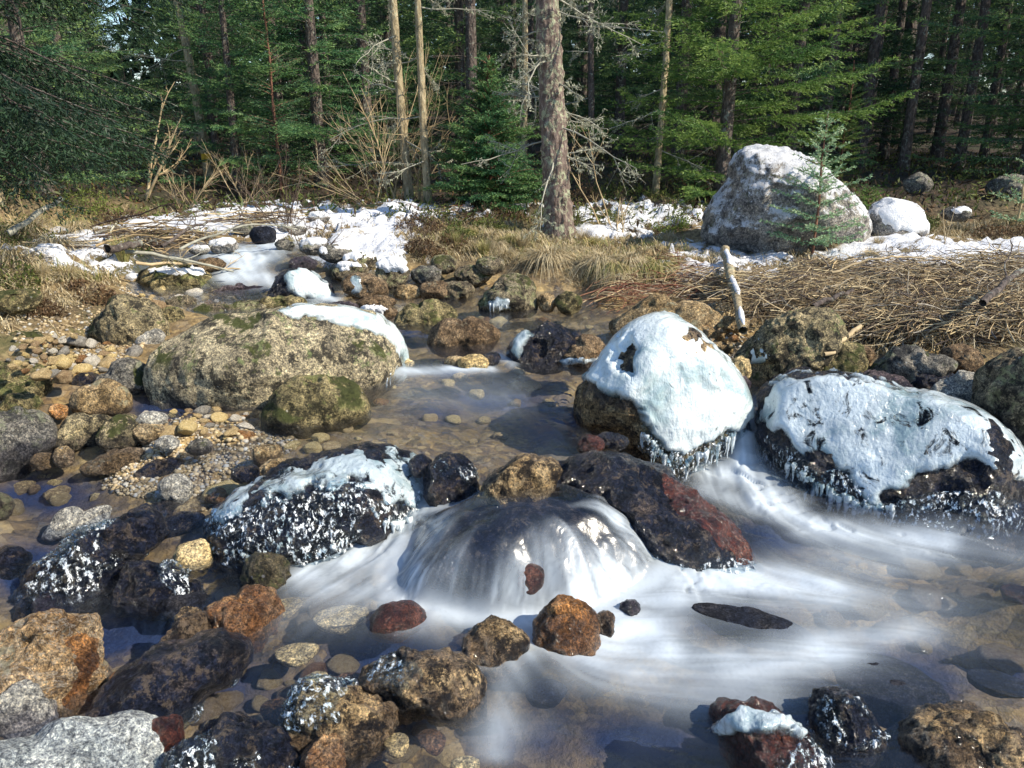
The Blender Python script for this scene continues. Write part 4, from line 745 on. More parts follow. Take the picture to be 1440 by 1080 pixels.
# --- bank and channel stones, each drawn where the photograph has it: cx, cy, w, h, rot, z, material, label
ST = [(640, 410, 60, 30, 5, .28, 'bank', 'low brown bank rock left of the round ice-bibbed boulder'), (665, 386, 56, 28, 0, .34, 'bank', 'yellowish rock behind and above the round ice-bibbed boulder'),
 (612, 408, 46, 26, 0, .28, 'brown', 'round brown rock second left of the ice-bibbed boulder'), (600, 386, 44, 26, 0, .33, 'grey', 'grey rock in the second row of the far bank'),
 (625, 370, 36, 24, 0, .4, 'bank', 'small tan rock high in the far bank row'), (552, 384, 46, 42, 0, .31, 'bank', 'snow-topped lichened rock at the far left of the bank row'), (515, 403, 66, 36, -10, .3, 'brown', 'angular rock with an ice sheet on its left face, far bank'),
 (576, 411, 46, 20, 0, .28, 'tan', 'flat tan rock at the waterline of the far bank'), (492, 382, 50, 26, 0, .33, 'bank', 'brown rock left of the snow-topped lichened rock'), (690, 372, 40, 20, 0, .42, 'bank', 'mossy tan rock under the grass of the far bank'),
 (768, 425, 26, 26, 0, .28, 'tan', 'small yellow stone right of the ice-bibbed boulder'), (800, 425, 40, 30, 0, .28, 'mossy', 'dark green rock under the overhanging grass'), (395, 429, 76, 26, 5, .27, 'mossy', 'yellow mossy hump behind the large oval boulder'),
 (350, 432, 60, 18, 0, .27, 'bank', 'flat brown rock left of the yellow mossy hump'), (300, 440, 60, 22, 0, .27, 'bank', 'brown rock behind the left end of the large oval boulder'), (340, 408, 90, 14, 0, .31, 'purple', 'long low wet ledge in the upstream riffle'),
 (480, 432, 50, 16, 0, .28, 'purple', 'dark wet ledge right of the white iced pyramid rock'), (530, 440, 60, 18, 0, .27, 'brown', 'brown wet ledge behind the snowy shoulder of the oval boulder'), (590, 465, 0, 0, 0, 0, None, ''),
 (530, 425, 60, 16, 0, .28, 'brown', 'low brown rock in the water behind the oval boulder'), (316, 345, 44, 18, 0, .5, 'snowrock', 'snowy rounded rock at the head of the upstream cascade'), (280, 350, 30, 12, 0, .5, 'snowrock', 'small snowy rock at the upstream bend'),
 (370, 330, 36, 24, 0, .5, 'subdark', 'black rock beside the upstream white cascade'), (440, 345, 40, 20, 0, .5, 'snowrock', 'snow-edged rock under the bare shrub'), (200, 375, 0, 0, 0, 0, None, ''), (412, 322, 40, 18, 0, .52, 'snowrock', 'snow-topped stone right of the black rock at the upstream cascade'), (448, 306, 34, 14, 0, .58, 'snowrock', 'small snow-topped stone at the back of the snow bank'), (472, 356, 46, 20, 0, .46, 'grey', 'snow-topped grey stone at the front of the snow bank'), (506, 368, 50, 22, 0, .40, 'bank', 'snow-topped brown stone at the right foot of the snow bank'), (345, 322, 34, 14, 0, .54, 'grey', 'grey stone behind the upstream cascade'), (425, 372, 40, 20, 0, .40, 'purple', 'dark wet stone below the snow bank'), (400, 345, 30, 16, 0, .48, 'grey', 'grey stone in the upstream cascade'), (295, 372, 44, 16, 0, .42, 'brown', 'brown stone under the log jam at the water'), (255, 425, 46, 20, 0, .29, 'bank', 'brown rock left behind the oval boulder'), (188, 398, 26, 26, 0, .3, 'tan', 'small tan rock left of the flat snow-topped rock'),
 (648, 500, 0, 0, 0, 0, None, ''), (560, 512, 50, 14, 0, .22, 'gold', 'yellow flat stone at the low step of the pool'), (665, 510, 46, 22, 0, .24, 'gold', 'yellow stone at the step left of the dark flat-topped rock'), (690, 505, 30, 20, 0, .25, 'wetdark', 'small wet stone at the step of the pool'),
 (640, 508, 34, 14, 0, .25, 'tan', 'tan flat stone at the step of the pool'), (225, 660, 66, 18, 8, .12, 'wetdark', 'thin dark wet stone at the foot of the gravel bar'), (248, 686, 40, 34, 0, .08, 'pale', 'teal and orange patched pale stone below the gravel bar'),
 (233, 717, 40, 26, 0, .05, 'wetdark', 'small black wet stone in the left riffle'), (385, 657, 46, 24, 15, .18, 'tan', 'yellow stone behind the left end of the iced boulder'), (345, 665, 40, 22, 0, .16, 'wetdark', 'blue-black stone behind the left end of the iced boulder'),
 (375, 638, 40, 22, 10, .19, 'tan', 'tan stone at the riffle edge above the iced boulder'), (410, 665, 60, 20, 10, .17, 'brown', 'flat brown stone hugging the back of the iced boulder'), (65, 648, 44, 22, 0, .12, 'tan', 'small tan block right of the lichen-spotted boulder'), (160, 648, 90, 24, 5, .13, 'tan', 'long yellow stone with a dark green tuft at the channel edge'),
 (120, 640, 0, 0, 0, 0, None, ''), (90, 640, 28, 26, 0, .14, 'tan', 'small yellow stone in the channel row at left'), (-5, 712, 40, 36, 0, .06, 'bank', 'rounded rock just cut by the left edge in the dark water'), (255, 735, 60, 26, 0, .04, 'wetdark', 'black wet stone left of the iced boulder'),
 (265, 690, 0, 0, 0, 0, None, ''), (82, 578, 22, 18, 0, .22, 'orange', 'little orange stone in the side channel'), (40, 600, 50, 30, 0, .18, 'grey', 'grey stone in front of the greenish flat stone at left'), (120, 535, 40, 20, 0, .24, 'wetdark', 'black stone left of the dark grey rock at the side channel'),
 (213, 590, 44, 22, 0, .22, 'pale', 'pale rounded stone at the top of the gravel bar'), (210, 607, 50, 26, 0, .2, 'tan', 'rough tan stone at the left of the gravel bar'), (235, 622, 36, 20, 0, .19, 'pale', 'small pale stone in front of the gravel bar'), (280, 628, 40, 22, 0, .18, 'grey', 'dark grey stone at the front of the gravel bar'),
 (215, 600, 0, 0, 0, 0, None, ''), (830, 625, 40, 26, 0, .24, 'red', 'reddish stone under the left foot of the tall ice boulder'), (860, 620, 50, 24, 0, .22, 'wetdark', 'dark ice-edged stone at the foot of the tall ice boulder'), (1040, 540, 30, 24, 0, .24, 'purple', 'dark stone at the head of the chute'),
 (1290, 258, 40, 26, 0, .75, 'grey', 'grey rock in the dark forest behind the huge boulder'), (1420, 262, 60, 26, 0, .72, 'grey', 'grey rock under the trees near the right edge'), (1345, 300, 40, 16, 0, .66, 'grey', 'low rock in the shade right of the small snowy boulder'),
 (1090, 545, 0, 0, 0, 0, None, ''), (1060, 500, 0, 0, 0, 0, None, ''), (1215, 498, 30, 24, 0, .28, 'brown', 'small brown stone left of the dark flat slab'), (990, 470, 46, 20, 0, .3, 'tan', 'yellow-brown stone on the gravel spit under the leaning birch log'),
 (1010, 490, 34, 18, 0, .29, 'tan', 'small tan stone on the gravel spit behind the ice boulder'), (1025, 455, 60, 22, 0, .32, 'tan', 'broad tan stone at the top of the gravel spit'), (25, 420, 60, 30, 0, .5, 'mossy', 'mossy hump in the left bank'), (70, 850, 50, 30, 0, -.02, 'purple', 'pinkish-grey sunken rock at the left edge'),
 (260, 850, 70, 30, 0, -.01, 'subdark', 'sunken dark rock under the rusty wet rock'), (10, 790, 60, 40, 0, .0, 'wetdark', 'black wet rock in shadow at the left edge'), (130, 1010, 40, 20, 0, .0, 'wetdark', 'black pebble wedged under the leaf-shaped rock'), (165, 952, 20, 14, 0, .02, 'orange', 'tiny orange stone by the veined block')]
for k, (cx, cy, w_, h_, ro, z, mt, lb) in enumerate(ST):
    if mt:
        r = rock('stone', lb, 'stone', ell(cx, cy, w_, h_, ro), z, mt, 300 + k, .85, 5 if w_ > 45 else 4, amp=.9)
        if 'snow-topped' in lb or 'snowy' in lb or 'snow-edged' in lb: shell(r, 'snow_cap', ell(cx, cy - h_ * .35, w_ * 1.2, h_ * .6), .02, 'snow', jag=5)
        if 'ice sheet' in lb: shell(r, 'ice_sheet', ell(cx - 14, cy - 2, 26, 34), .012, 'ice_grey', jag=3)
# --- pebbles: shared meshes, individual objects, mesh-level random placing
for k_, cs in {'p_tan': ((.26, .18, .09), (.48, .36, .19), (.64, .52, .30)), 'p_gold': ((.36, .26, .11), (.62, .48, .22), (.76, .64, .36)), 'p_brown': ((.14, .09, .05), (.30, .21, .12), (.44, .34, .21)), 'p_grey': ((.12, .12, .12), (.27, .26, .24), (.42, .41, .37)), 'p_pale': ((.36, .34, .3), (.58, .55, .48), (.74, .72, .66))}.items():
    M[k_] = rock_mat(k_.replace('p_', 'pebble_'), *cs, .1, 0, wetz=.05, bscale=.25)
peb_mats = ['p_tan', 'p_gold', 'p_brown', 'p_grey', 'p_pale', 'p_tan', 'p_gold', 'orange']
peb = []
for k in range(24):
    s, f = ico(3 if k % 3 else 4); s = s.copy(); rs = np.random.RandomState(900 + k)
    for q in range(7):
        n = rs.normal(size=3); n /= np.linalg.norm(n); h = rs.uniform(.6, .9); d = s @ n; s -= np.outer(np.maximum(d - h, 0) * .9, n)
    s = s * np.array([1, rs.uniform(.6, .95), rs.uniform(.45, .7)]); s += normals(s, f) * (fbm(s * 2 + k, k, 3) * .07)[:, None]
    m = mesh('pebble', s, f); m.materials.append(M[peb_mats[k % 8]]); peb.append(m)
rnd = random.Random(4)
def in_ell(lst, x, y): return any(((x - a) / c) ** 2 + ((y - b) / d) ** 2 < 1 for a, b, c, d in lst)
GRAV = [(100, 505, 90, 32, 'sandy pebble on the left gravel beach', 'pebbles of the left beach', 110, (8, 20)), (290, 602, 110, 22, 'yellow pebble on the gravel bar in front of the large oval boulder', 'pebbles of the gravel bar', 110, (9, 24)),
        (250, 635, 100, 18, 'wet pebble at the lower edge of the gravel bar', 'pebbles at the waterline', 34, (9, 20)),         (300, 424, 120, 14, 'brownish pebble behind the large oval boulder', 'pebbles behind the oval boulder', 46, (9, 20)), (1000, 470, 50, 30, 'flat pebble on the gravel spit behind the tall ice boulder', 'pebbles of the far spit', 40, (8, 20))]
taken = []
for gx0, gy0, rx, ry, lb, grp, n, (s0, s1) in GRAV:
    c = 0; tries = 0
    while c < n and tries < n * 30:
        tries += 1; a = rnd.uniform(0, 6.283); q = math.sqrt(rnd.random()); x, y = gx0 + rx * q * math.cos(a), gy0 + ry * q * math.sin(a)
        sz = s0 * .7 + (s1 * 1.35 - s0 * .7) * rnd.random() ** 1.9
        if any((x - tx) ** 2 + ((y - ty) * 1.8) ** 2 < ((sz + ts) * .36) ** 2 for tx, ty, ts in taken): continue
        taken.append((x, y, sz)); p = P(x, y, .2); 
        for _ in range(3): z = gz(p[0], p[1]); p = P(x, y, z)
        r_ = sz * np.linalg.norm(p - CAM) / FPX / 2
        o = link('pebble', rnd.choice(peb), loc=(p[0], p[1], z + r_ * .35)); o.scale = (r_ * 1.15,) * 3; o.rotation_euler = (rnd.uniform(-.3, .3), rnd.uniform(-.3, .3), rnd.uniform(0, 6.3)); tag(o, lb, 'pebble', grp); c += 1
# bed stones scattered under the clear water
BED = [(150, 690, 190, 50), (420, 870, 150, 60), (450, 1000, 200, 70), (650, 570, 170, 60), (1250, 880, 230, 90), (450, 620, 130, 16), (320, 960, 120, 60), (700, 450, 150, 20)]
c = 0; bt = []
while c < 190:
    b = rnd.choice(BED); a = rnd.uniform(0, 6.283); q = math.sqrt(rnd.random()); x, y = b[0] + b[2] * q * math.cos(a), b[1] + b[3] * q * math.sin(a)
    sz = rnd.uniform(18, 62) * (.5 if y < 640 else 1.)
    if any((x - tx) ** 2 + ((y - ty) * 1.6) ** 2 < ((sz + ts) * .38) ** 2 for tx, ty, ts in bt): 
        c += .1; continue
    bt.append((x, y, sz)); p = P(x, y, 0)
    for _ in range(3): z = gz(p[0], p[1]); p = P(x, y, z)
    r_ = sz * np.linalg.norm(p - CAM) / FPX / 2; wl_ = wlev(p[0], p[1])
    zz = min(z + r_ * .2, wl_ - r_ * .6 - .02)
    o = link('bed_stone', peb[rnd.choice([0, 1, 5, 6, 7, 8, 9, 13, 14, 16, 17, 2, 21, 22])], loc=(p[0], p[1], zz)); o.scale = (r_, r_, r_ * .9); o.rotation_euler = (0, 0, rnd.uniform(0, 6.3))
    tag(o, 'rounded stone lying on the stream bed under shallow water', 'bed stone', 'stones on the stream bed'); c += 1
# fine gravel between the pebbles
mb = MB(); s0_, f0_ = ico(1)
for k in range(9000):
    g0 = GRAV[k % 5]; a = rnd.uniform(0, 6.283); q = math.sqrt(rnd.random()) * 1.15; x, y = g0[0] + g0[2] * q * math.cos(a), g0[1] + g0[3] * q * math.sin(a)
    p = P(x, y, .22 if k % 5 < 3 else .3); mb.add([[p[0], p[1], 0]], [[0, 0, 0]]) if False else None
    peb_r = rnd.uniform(.003, .009) + .012 * rnd.random() ** 5; Rz = rnd.uniform(0, 6.28); cs, sn = math.cos(Rz), math.sin(Rz)
    sv = s0_ * np.array([1, rnd.uniform(.6, 1), .6]) * peb_r; sv = np.stack([sv[:, 0] * cs - sv[:, 1] * sn, sv[:, 0] * sn + sv[:, 1] * cs, sv[:, 2]], 1)
    mb.add(sv + np.array([p[0], p[1], 0]), f0_)
V_ = np.concatenate(mb.v); cen = V_.reshape(-1, len(s0_), 3).mean(1); zz = ground(cen[:, 0], cen[:, 1]); V_ = V_.reshape(-1, len(s0_), 3); V_[:, :, 2] += zz[:, None] + .003
mb.v = [V_.reshape(-1, 3)]
gm = straw_mat('fine_gravel', [(0, (.12, .09, .06)), (.3, (.36, .27, .15)), (.6, (.55, .43, .25)), (.85, (.3, .28, .25)), (1, (.6, .58, .5))])
tag(mb.obj('gravel', gm, smooth=True), 'fine yellow gravel filling the bars', 'gravel', kind='stuff')
#VEG
# ================================================================ VEGETATION
def at(px, py, z=.5):
    for _ in range(12):
        p = P(px, py, z); z = z * .6 + .4 * gz(p[0], p[1])
    p = P(px, py, z); return p[0], p[1], gz(p[0], p[1])
class Cards:
    """needle tufts: small four-sided leaves collected as arrays"""
    def __init__(s): s.p = []; s.d = []; s.l = []; s.w = []; s.t = []
    def add(s, p, d, l, w, t): s.p.append(p); s.d.append(d); s.l.append(l); s.w.append(w); s.t.append(t)
    def mesh(s, name, rs):
        p = np.concatenate(s.p); d = np.concatenate(s.d); l = np.concatenate(s.l)[:, None]; w = np.concatenate(s.w)[:, None]; t = np.concatenate(s.t)
        d = d / (np.linalg.norm(d, axis=1)[:, None] + 1e-9); r = rs.normal(size=p.shape); q = np.cross(d, r); q /= np.linalg.norm(q, axis=1)[:, None] + 1e-9
        v = np.stack([p, p + d * l * .45 + q * w, p + d * l, p + d * l * .45 - q * w], 1).reshape(-1, 3)
        f = np.arange(len(v)).reshape(-1, 4)
        return mesh(name, v, f, False, attrs={'tip': np.repeat(t, 4)})
def needle_branch(cards, mb, rs, p0, dirv, L, droop=.25, step=.05, tl=.3, nl=.045, nw=.008, dens=.022, r0=.008, sag=.0, bare=.12):
    """a spruce branch: an axis with flat side twigs, all set with needles"""
    n = 8; u = np.linspace(0, 1, n)[:, None]; dirv = dirv / np.linalg.norm(dirv)
    ax = p0 + dirv * L * u + np.array([0, 0, -1.]) * (droop * L * u ** 1.6 - .12 * L * u ** 3 * (droop > .1)) + np.cumsum(rs.normal(size=(n, 3)) * .012 * L, 0) * u
    if mb is not None: mb.tube(ax, np.linspace(r0, r0 * .2, n), 4)
    side = np.cross(dirv, [0, 0, 1.]); side /= np.linalg.norm(side) + 1e-9
    m = max(3, int(L / step)); us = np.linspace(bare, 1, m) ** .9
    for i, uu in enumerate(us):
        k = uu * (n - 1); a = int(min(k, n - 2)); q = ax[a] + (ax[a + 1] - ax[a]) * (k - a); fw = ax[a + 1] - ax[a]; fw = fw / np.linalg.norm(fw)
        for sg in (-1, 1):
            if rs.rand() < .1: continue
            ll = tl * L * (1 - uu * .72) * rs.uniform(.65, 1.2) * min(1, .35 + uu * 2.2)
            td = fw * rs.uniform(.6, 1.) + side * sg * rs.uniform(.7, 1.1) + np.array([0, 0, rs.uniform(-.35, .12) - sag])
            td /= np.linalg.norm(td); c = max(3, int(ll / dens)); tt = rs.rand(c) ** .9
            pts = q + td * ll * tt[:, None] + np.array([0, 0, -1]) * (sag + .12) * ll * (tt ** 2)[:, None]
            d = td * .9 + rs.normal(size=(c, 3)) * .38
            cards.add(pts, d, rs.uniform(.7, 1.25, c) * nl, np.full(c, nw), np.clip(tt * 1.2 - .25 + uu * .3, 0, 1))
    c = int(L / dens); tt = rs.rand(c); kk = tt * (n - 1); a = np.minimum(kk.astype(int), n - 2); q = ax[a] + (ax[a + 1] - ax[a]) * (kk - a)[:, None]
    cards.add(q, dirv * .9 + rs.normal(size=(c, 3)) * .5, rs.uniform(.7, 1.2, c) * nl, np.full(c, nw), tt)
def trunk(mb, rs, H, r0, r1, z0=-.15, lean=(0, 0), n=18, k=10, wob=.012):
    u = np.linspace(0, 1, n); w_ = np.cumsum(rs.normal(size=(n, 2)), 0) * wob
    pts = np.stack([lean[0] * u + w_[:, 0] * u, lean[1] * u + w_[:, 1] * u, z0 + (H - z0) * u], 1)
    rad = r0 + (r1 - r0) * u ** .9; rad[0] *= 1.45; rad[1] *= 1.12; mb.tube(pts, rad, k); return pts, rad
def spruce_data(seed, H, Rb, z_low, whorl=.3, nb=6, droop=.25, dead_to=0, r0=.12, **kw):
    """crown and trunk meshes of one spruce; z_low is where the living crown starts"""
    rs = np.random.RandomState(seed); cards = Cards(); tb = MB(); pts, _ = trunk(tb, rs, H, r0, .012)
    br = MB(); z = z_low
    while z < H - .1:
        u = (z - z_low) / (H - z_low)
        for b in range(nb):
            a = rs.uniform(0, 6.283); L = max(.12, Rb * (1 - u) ** .8 * rs.uniform(.6, 1.15) * (1 if u > .06 else .75))
            zz = z + rs.uniform(-.1, .1); c = np.array([np.interp(zz, pts[:, 2], pts[:, 0]), np.interp(zz, pts[:, 2], pts[:, 1]), zz])
            needle_branch(cards, br, rs, c, np.array([math.cos(a), math.sin(a), .12 + .6 * u]), L, droop, **kw)
        z += whorl * rs.uniform(.8, 1.2)
    for k in range(dead_to):
        zz = rs.uniform(.5, z_low + .6); a = rs.uniform(0, 6.283); L = rs.uniform(.4, 1.3); d = np.array([math.cos(a), math.sin(a), rs.uniform(-.35, .1)])
        c = np.array([np.interp(zz, pts[:, 2], pts[:, 0]), np.interp(zz, pts[:, 2], pts[:, 1]), zz]); twiggy(tb, rs, c, d, L, .007, 2)
    return cards.mesh('crown', rs), br.mesh('limbs') if br.n else None, tb.mesh('trunk')
def twiggy(mb, rs, p, d, L, r, depth=2, up=0., bend=.25, nb=4, mi=0, spread=.9):
    d = np.asarray(d, float) / np.linalg.norm(d); n = 6 if depth else 4; pts = [np.asarray(p, float)]
    for k in range(n): d = d + rs.normal(size=3) * bend * .4 + np.array([0, 0, up]); d /= np.linalg.norm(d); pts.append(pts[-1] + d * L / n)
    pts = np.array(pts); mb.tube(pts, np.linspace(r, r * .3, n + 1), 4 if r < .006 else 6, mi)
    if depth:
        for k in range(nb):
            u = rs.uniform(.2, .95); i = int(u * n); q = pts[i]; dd = (pts[min(i + 1, n)] - pts[max(i - 1, 0)]); dd = dd / np.linalg.norm(dd) + rs.normal(size=3) * spread * .6
            twiggy(mb, rs, q, dd, L * rs.uniform(.25, .6) * (1.1 - u * .5), r * .5, depth - 1, up, bend, nb, mi, spread)
def put_tree(name, data, mats, loc, rz=0, sc=1., label='', cat='tree', group=None):
    """thing > trunk (bark), limbs, crown; meshes may be shared"""
    t = empty(name, loc); t.rotation_euler.z = rz; t.scale = (sc,) * 3; tag(t, label, cat, group)
    cr, lm, tr = data
    for nm, m, mt in (('trunk', tr, mats[1]), ('limbs', lm, mats[1]), ('crown', cr, mats[0])):
        if m is None: continue
        if not len(m.materials): m.materials.append(M[mt])
        o = bpy.data.objects.new(nm, m); COL.objects.link(o); o.parent = t
        if nm == 'limbs': o['kind'] = 'stuff'
    return t
# --- the forest: shared kinds
K = {}
K['bushy'] = [spruce_data(500 + k, 7.5, 1.7, .35, .26, 6, .22, 0, .10, step=.07, tl=.30, nl=.05, nw=.0055, dens=.013) for k in range(3)]
K['tall'] = [spruce_data(520 + k, 11, 1.9, 2.3 + .5 * k, .42, 6, .35, 26, .12, step=.09, tl=.3, nl=.06, nw=.008, dens=.02, sag=.3) for k in range(3)]
K['sunny'] = [spruce_data(540, 7.0, 2.0, .3, .24, 7, .18, 0, .10, step=.06, tl=.32, nl=.045, nw=.005, dens=.011)]
K['small'] = [spruce_data(550, 1.66, .80, .06, .062, 12, .10, 0, .028, step=.032, tl=.34, nl=.034, nw=.0048, dens=.008)]
K['airy'] = [spruce_data(560, 2.9, .95, .3, .20, 6, .05, 0, .028, step=.045, tl=.34, nl=.03, nw=.004, dens=.009)]
HERO = [('bushy', 0, 60, 9.2, .9, 'dark spruce standing at the left edge behind the side bank', 'needle'), ('bushy', 1, 112, 11.5, .8, 'green spruce behind the pale crooked branch at left', 'needle'),
 ('bushy', 2, 310, 14.0, .8, 'green spruce behind the trunk with the yellow blaze', 'needle'), ('bushy', 0, 335, 11.2, .7, 'mid green spruce just left of the young spruce with the reddish stem', 'needle_b'),
 ('bushy', 1, 452, 11.4, .95, 'full green spruce right of the young spruce with the reddish stem', 'needle_b'), ('bushy', 2, 520, 13.5, 1.1, 'dark spruce behind the bare alder stems', 'needle'),
 ('bushy', 0, 650, 14.5, 1.1, 'dark spruce behind the two pale trunks', 'needle'), ('bushy', 1, 868, 15.5, 1.1, 'spruce in the gap right of the scaly trunk', 'needle'),
 ('sunny', 0, 1015, 10.6, 1.0, 'sunlit yellow-green spruce behind the left side of the huge boulder', 'needle_y'), ('bushy', 2, 1105, 11.8, 1.0, 'spruce with sunlit branch tips behind the top of the huge boulder', 'needle'),
 ('bushy', 1, 1440, 10.8, 1., 'dark spruce at the right edge', 'needle'), ('bushy', 0, 1265, 16.5, 1., 'dark spruce in the shade behind the small snowy boulder', 'needle')]
def recolored(data, mt):
    cr, lm, tr = data
    key = cr.name + mt
    if key not in K:
        c2 = cr.copy(); c2.materials.clear(); c2.materials.append(M[mt]); K[key] = c2
    return K[key], lm, tr
for kind, idx, px, Yd, sc, lb, mt in HERO:
    p = PY(px, 250, Yd); x, y = p[0], Yd
    put_tree('spruce', recolored(K[kind][idx], mt), (mt, 'bark_dark'), (x, y, gz(x, y) - .05), px * 1.7, sc, lb)
x, y, z = at(690, 292); put_tree('young_spruce', K['small'][0], ('needle_b', 'bark_red'), (x, y, z), 1., 1., 'dense dark green young spruce left of the scaly trunk')
x, y, z = at(388, 285); put_tree('young_spruce', recolored(K['airy'][0], 'needle_pale2'), ('needle_pale2', 'bark_red'), (x, y + .3, gz(x, y + .3)), 2.4, .88, 'slim young spruce with a reddish stem and bare leader, left background')
x, y, z = at(1222, 285); put_tree('young_spruce', recolored(K['airy'][0], 'needle_y'), ('needle_y', 'bark_dark'), (x, y + 1., gz(x, y + 1.)), .4, .52, 'low spreading young spruce behind the right side of the huge boulder')
rnd = random.Random(12); placed = [(PY(h[2], 250, h[3])[0], h[3]) for h in HERO]
LAB = {'bushy': ('background_spruce', 'dark leafy spruce deep in the forest behind the stream', 'full spruces deep in the forest'), 'tall': ('background_spruce', 'bare-stemmed tall spruce deep in the forest behind the stream', 'bare-stemmed spruces deep in the forest')}
c = 0; tries = 0
while c < 190 and tries < 9000:
    tries += 1; Yd = 12.5 + 30 * rnd.random() ** 1.25; x = rnd.uniform(-.72 * Yd - 1.5, .72 * Yd + 1.5)
    if any((x - a) ** 2 + (Yd - b) ** 2 < (1.05 + Yd * .022) ** 2 for a, b in placed): continue
    pxx = proj(np.array([[x, Yd, 1.]]))[0][0]
    if 1190 < pxx < 1400 and Yd < 14: continue
    kind = 'bushy' if (rnd.random() < (.62 if pxx < 1050 else .5)) else 'tall'
    placed.append((x, Yd)); d = K[kind][rnd.randrange(3)]; nm, lb, gr = LAB[kind]
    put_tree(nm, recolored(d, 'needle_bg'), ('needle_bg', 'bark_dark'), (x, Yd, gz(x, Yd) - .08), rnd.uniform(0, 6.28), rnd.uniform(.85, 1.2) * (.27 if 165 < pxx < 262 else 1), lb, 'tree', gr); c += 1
# a far-off wood closing the view: one mass of crowns
rs = np.random.RandomState(7); cards = Cards(); n = 26000
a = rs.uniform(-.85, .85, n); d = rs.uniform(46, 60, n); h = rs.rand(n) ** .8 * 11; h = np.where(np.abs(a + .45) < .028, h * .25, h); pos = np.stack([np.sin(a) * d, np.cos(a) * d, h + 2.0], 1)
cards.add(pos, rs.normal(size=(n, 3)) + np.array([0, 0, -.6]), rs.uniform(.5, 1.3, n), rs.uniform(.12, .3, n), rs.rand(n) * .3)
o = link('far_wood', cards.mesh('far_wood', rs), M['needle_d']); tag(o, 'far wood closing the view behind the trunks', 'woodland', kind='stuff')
# --- near dark tree in the upper left: drooping boughs reaching into the picture
rs = np.random.RandomState(61); t = empty('spruce', (-3.75, 5.2, gz(-3.75, 5.2) - .1)); tag(t, 'near dark spruce at the upper left edge with drooping boughs over the bank', 'tree')
tb = MB(); trunk(tb, rs, 8, .17, .03); tb.obj('trunk', M['bark_dark'], t)
cards = Cards(); br = MB()
for k in range(150):
    z = rs.uniform(.85, 4.4); a = rs.uniform(-1.3, 1.3) if k < 120 else rs.uniform(-3, 3); L = rs.uniform(.9, 1.75) * (1 if z < 3 else .85)
    if z < 1.1: L *= .85
    needle_branch(cards, br, rs, np.array([0, 0, z]), np.array([math.cos(a), math.sin(a), .1]), L, rs.uniform(.35, .6), step=.05, tl=.3, nl=.04, nw=.0045, dens=.0115, sag=.45, r0=.012)
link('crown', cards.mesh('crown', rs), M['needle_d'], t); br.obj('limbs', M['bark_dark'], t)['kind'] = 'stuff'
for k, (x, y) in enumerate([(9.4, 11.4), (10.2, 10.8), (11.6, 9.0), (9.2, 12.4), (12.4, 12.0), (13.6, 8.6), (8.2, 10.6)]):
    put_tree('background_spruce', recolored(K['tall' if k % 2 else 'bushy'][k % 3], 'needle'), ('needle', 'bark_dark'), (x, y, gz(x, y)), k * 1.3, 1.2, LAB['bushy'][1] if k % 2 == 0 else LAB['tall'][1], 'tree', LAB['bushy'][2] if k % 2 == 0 else LAB['tall'][2])
# --- trunks of note
def bark_displace(pts, rad, k, seed, amp):
    n = len(pts); a = np.arange(k) * 2 * np.pi / k; d = np.stack([np.cos(a), np.sin(a), 0 * a], 1)
    v = pts[:, None] + rad[:, None, None] * d[None]; q = v.reshape(-1, 3); dd = np.tile(d, (n, 1))
    pl = worley(q * np.array([26, 26, 15.]), seed); b = fbm(q * 9, seed, 4); fl = np.maximum(fbm(q * np.array([22, 22, 30.]), seed + 4, 3) - .25, 0)
    q = q + dd * (amp * (.5 - pl) + amp * .8 * b + amp * 3.2 * fl)[:, None]
    i = np.arange(n * k).reshape(n, k); j = np.roll(i, -1, 1)
    return q, np.stack([i[:-1].ravel(), j[:-1].ravel(), j[1:].ravel(), i[1:].ravel()], 1)
def noted_trunk(px, py, wpx, H, lean_px, mt, label, name, branches=0, seed=1, k=24, amp=.004, blz=None, dz=0, live=0):
    x, y, z = at(px, py); dist = np.linalg.norm(np.array([x, y, z]) - CAM); r0 = wpx * dist / FPX / 2
    t = empty(name, (x, y, z)); tag(t, label, 'tree'); rs = np.random.RandomState(seed)
    n = int(H / .03) if k > 30 else int(H / .08); u = np.linspace(0, 1, n)
    pts = np.stack([lean_px / FPX * dist * u * H / 2.2 + .02 * np.sin(u * 5 + seed) , .05 * np.sin(u * 4), -.12 + u * H], 1)
    rad = r0 * (1 - .42 * u) * (1 + .35 * np.exp(-np.maximum(u * H - .1, 0) / .14))
    v, f = bark_displace(pts, rad, k, seed, amp); link('trunk', mesh('trunk', v, f), M[mt], t)
    for b in range(branches):
        zz = rs.uniform(.7, min(H, 3.2)); a = rs.uniform(-3.14, 3.14); L = rs.uniform(.35, 1.15); i = int(zz / H * (n - 1))
        mb = MB(); twiggy(mb, rs, pts[i] + .7 * rad[i] * np.array([math.cos(a), math.sin(a), 0]), [math.cos(a), math.sin(a) , rs.uniform(-.5, .05)], L, .009, 2, .012, .3, 5)
        # beard lichen on the dead wood
        V = np.concatenate(mb.v); c = Cards(); sel = V[rs.choice(len(V), min(len(V), 240))]; c.add(sel, rs.normal(size=sel.shape) + np.array([0, 0, -.7]), rs.uniform(.012, .04, len(sel)), np.full(len(sel), .0045), rs.rand(len(sel)))
        o = mb.obj('branch', M['greywood'], t); link('lichen', c.mesh('lichen', rs), M['beard'], o)['kind'] = 'stuff'
    if blz: 
        i = int(blz / H * (n - 1)); mb = MB(); mb.tube([pts[i] + [0, 0, -.06], pts[i] + [0, 0, .06]], [rad[i] * 1.12] * 2, 14); mb.obj('blaze', M['yellow'], t)
    return t, pts, rad
M['beard'] = leaf_mat('beard_lichen', (.25, .27, .2), (.42, .44, .32), (.5, .5, .36), .2)
